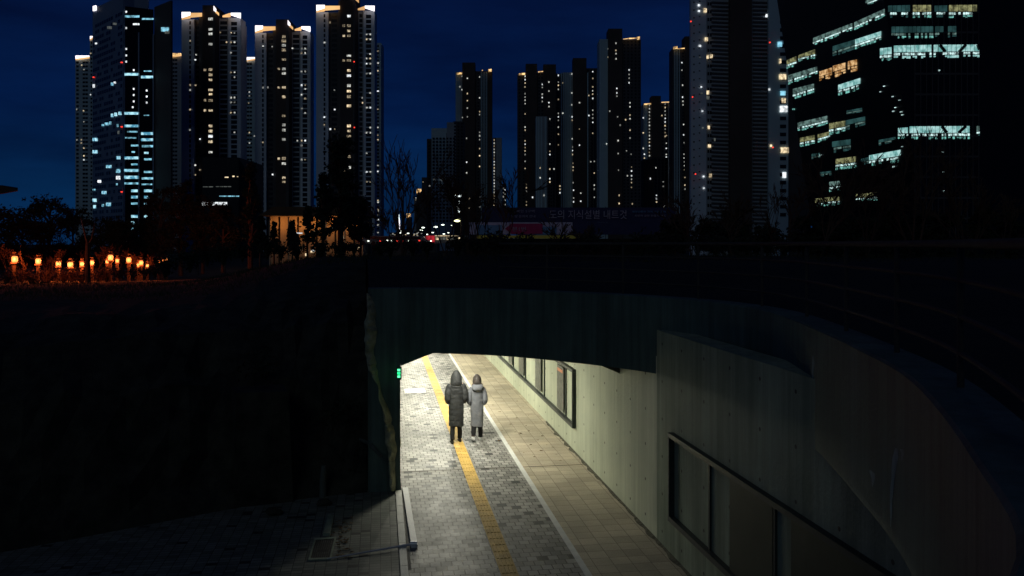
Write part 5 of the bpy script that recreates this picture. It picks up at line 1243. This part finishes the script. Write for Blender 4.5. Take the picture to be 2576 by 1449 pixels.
# shrubs along the ridge (silhouettes)
for i in range(46):
    u=430+i*47+rng.uniform(-18,18); Z=rng.uniform(28,36)
    vv=interp([(430,672),(520,650),(640,636),(900,628),(1200,622),(1700,622),(2100,632),(2600,640)],u)
    shrub(u,vv+rng.uniform(0,8),Z,rng.uniform(.25,.55),'low dark shrub in silhouette on the ridge above the underpass','leaf_d','shrubs along the ridge',n=230)
for i in range(12):
    u=1700+i*78+rng.uniform(-20,20); leafy(u,640,rng.uniform(520,575),rng.uniform(50,62),rng.uniform(70,110),'black bushy tree below the glass office and pale tower',seed=300+i,group='black trees at the right ridge',dens=1.0,low=.1)
# grass on the ridge and bank: uncountable
b=MB()
for i in range(9000):
    u=rng.uniform(0,2560); d=rng.uniform(0,1)
    az=(u-U0)/F
    Zg=rng.uniform(24,44)
    base_=W(u,V0,Zg); hz=far_h(base_.x,base_.y,max(4,Zg-17))+vnoise(base_.x,base_.y,.35,1)*.14
    p=Vector((base_.x,base_.y,hz-.05)); hh=rng.uniform(.05,.22); s_=Vector((rng.uniform(-.15,.15),rng.uniform(-.1,.1),hh)); w_=RT*.015
    b.add([p-w_,p+w_,p+s_],[(0,1,2)])
o=b.build('ridge_grass',M['leaf_d']); tag(o,kind='stuff')
# dry creepers and weeds on the bank
for i,(u,v) in enumerate(((760,1150),(560,1100),(340,1150),(860,1040),(420,960),(650,930),(870,1180),(250,1050))):
    P=G(u,1260+ (0 if u>500 else 20)); hz=W(u,v,G(u,1270).dot(AX)+1.2)
    t=MB()
    for q in range(22):
        a=Vector((rng.uniform(-1,1),rng.uniform(-.6,.2),rng.uniform(-.4,1))).normalized()*rng.uniform(.3,.9)
        t.tube([hz,hz+a*.5+UP*.05,hz+a-UP*.1],[.012,.008,.004],3,caps=False)
    leafclump(t,hz,.45,160,.04,rng,.7)
    o=t.build('creeper',M['leaf_d']); tag(o,'tangled dark creeper growing on the rocky bank','creeper','creepers on the rocky bank')
b=MB(); pp=[G(905,1232)+UP*(1.55)+AX*-.1]
a=W(905,1105,17.2); c=W(958,1148,16.5); b.tube([a,(a+c)/2+UP*.08,c],[.03,.045,.03],7); o=b.build('fallen_branch',M['conc_p']); tag(o,'grey curved branch leaning on the bank beside the pale rock edge','branch')
b=MB(); a=G(812,1250); b.tube([a,a+UP*.35,a+UP*.62+RT*.02],[.07,.065,.05],10); o=b.build('marker_stake',M['conc_p']); tag(o,'short pale stake standing at the foot of the bank','stake')
# pavilion eave far left
t=empty('pavilion',W(-60,V0,75)*1,'dark pavilion with an upturned eave at the left edge','pavilion'); t.location.z=1.5
P=W(-60,V0,75); b=MB(); k=75/F
zz=lambda v:W(0,v,75).z
rg=[]
for s_,ve,vt in ((0,492,462),(.5,490,464),(.8,486,466),(1.0,479,472)):
    u=-150+s_*195
    rg.append([W(u,ve,73),W(u,ve+2,75),W(u,ve,80),W(u,vt,79),W(u,vt,74)])
b.loft(rg); b.build('roof',M['bark'],t)
for u in (-110,-20):
    b=MB(); q=W(u,V0,76); q.z=1.5; b.tube([q,Vector((q.x,q.y,zz(489)))],.2,10); b.build('column',M['bark'],t)

# ------------------------------------------------------------------ camera, render settings
cam=bpy.data.cameras.new('camera'); co=bpy.data.objects.new('camera',cam); COL.objects.link(co); S.camera=co
co.location=CAM; co.rotation_euler=(PI/2,0,-TH); cam.sensor_width=36; cam.lens=36*F/2576; cam.shift_y=-(724.5-V0)/2576
cam.clip_start=.05; cam.clip_end=8000
S.view_settings.view_transform='Standard'; S.view_settings.look='None'; S.view_settings.exposure=0; S.view_settings.gamma=1
S.render.engine='CYCLES'; S.cycles.use_light_tree=True; S.cycles.max_bounces=8; S.cycles.diffuse_bounces=5; S.cycles.sample_clamp_indirect=4
S.cycles.use_denoising=True
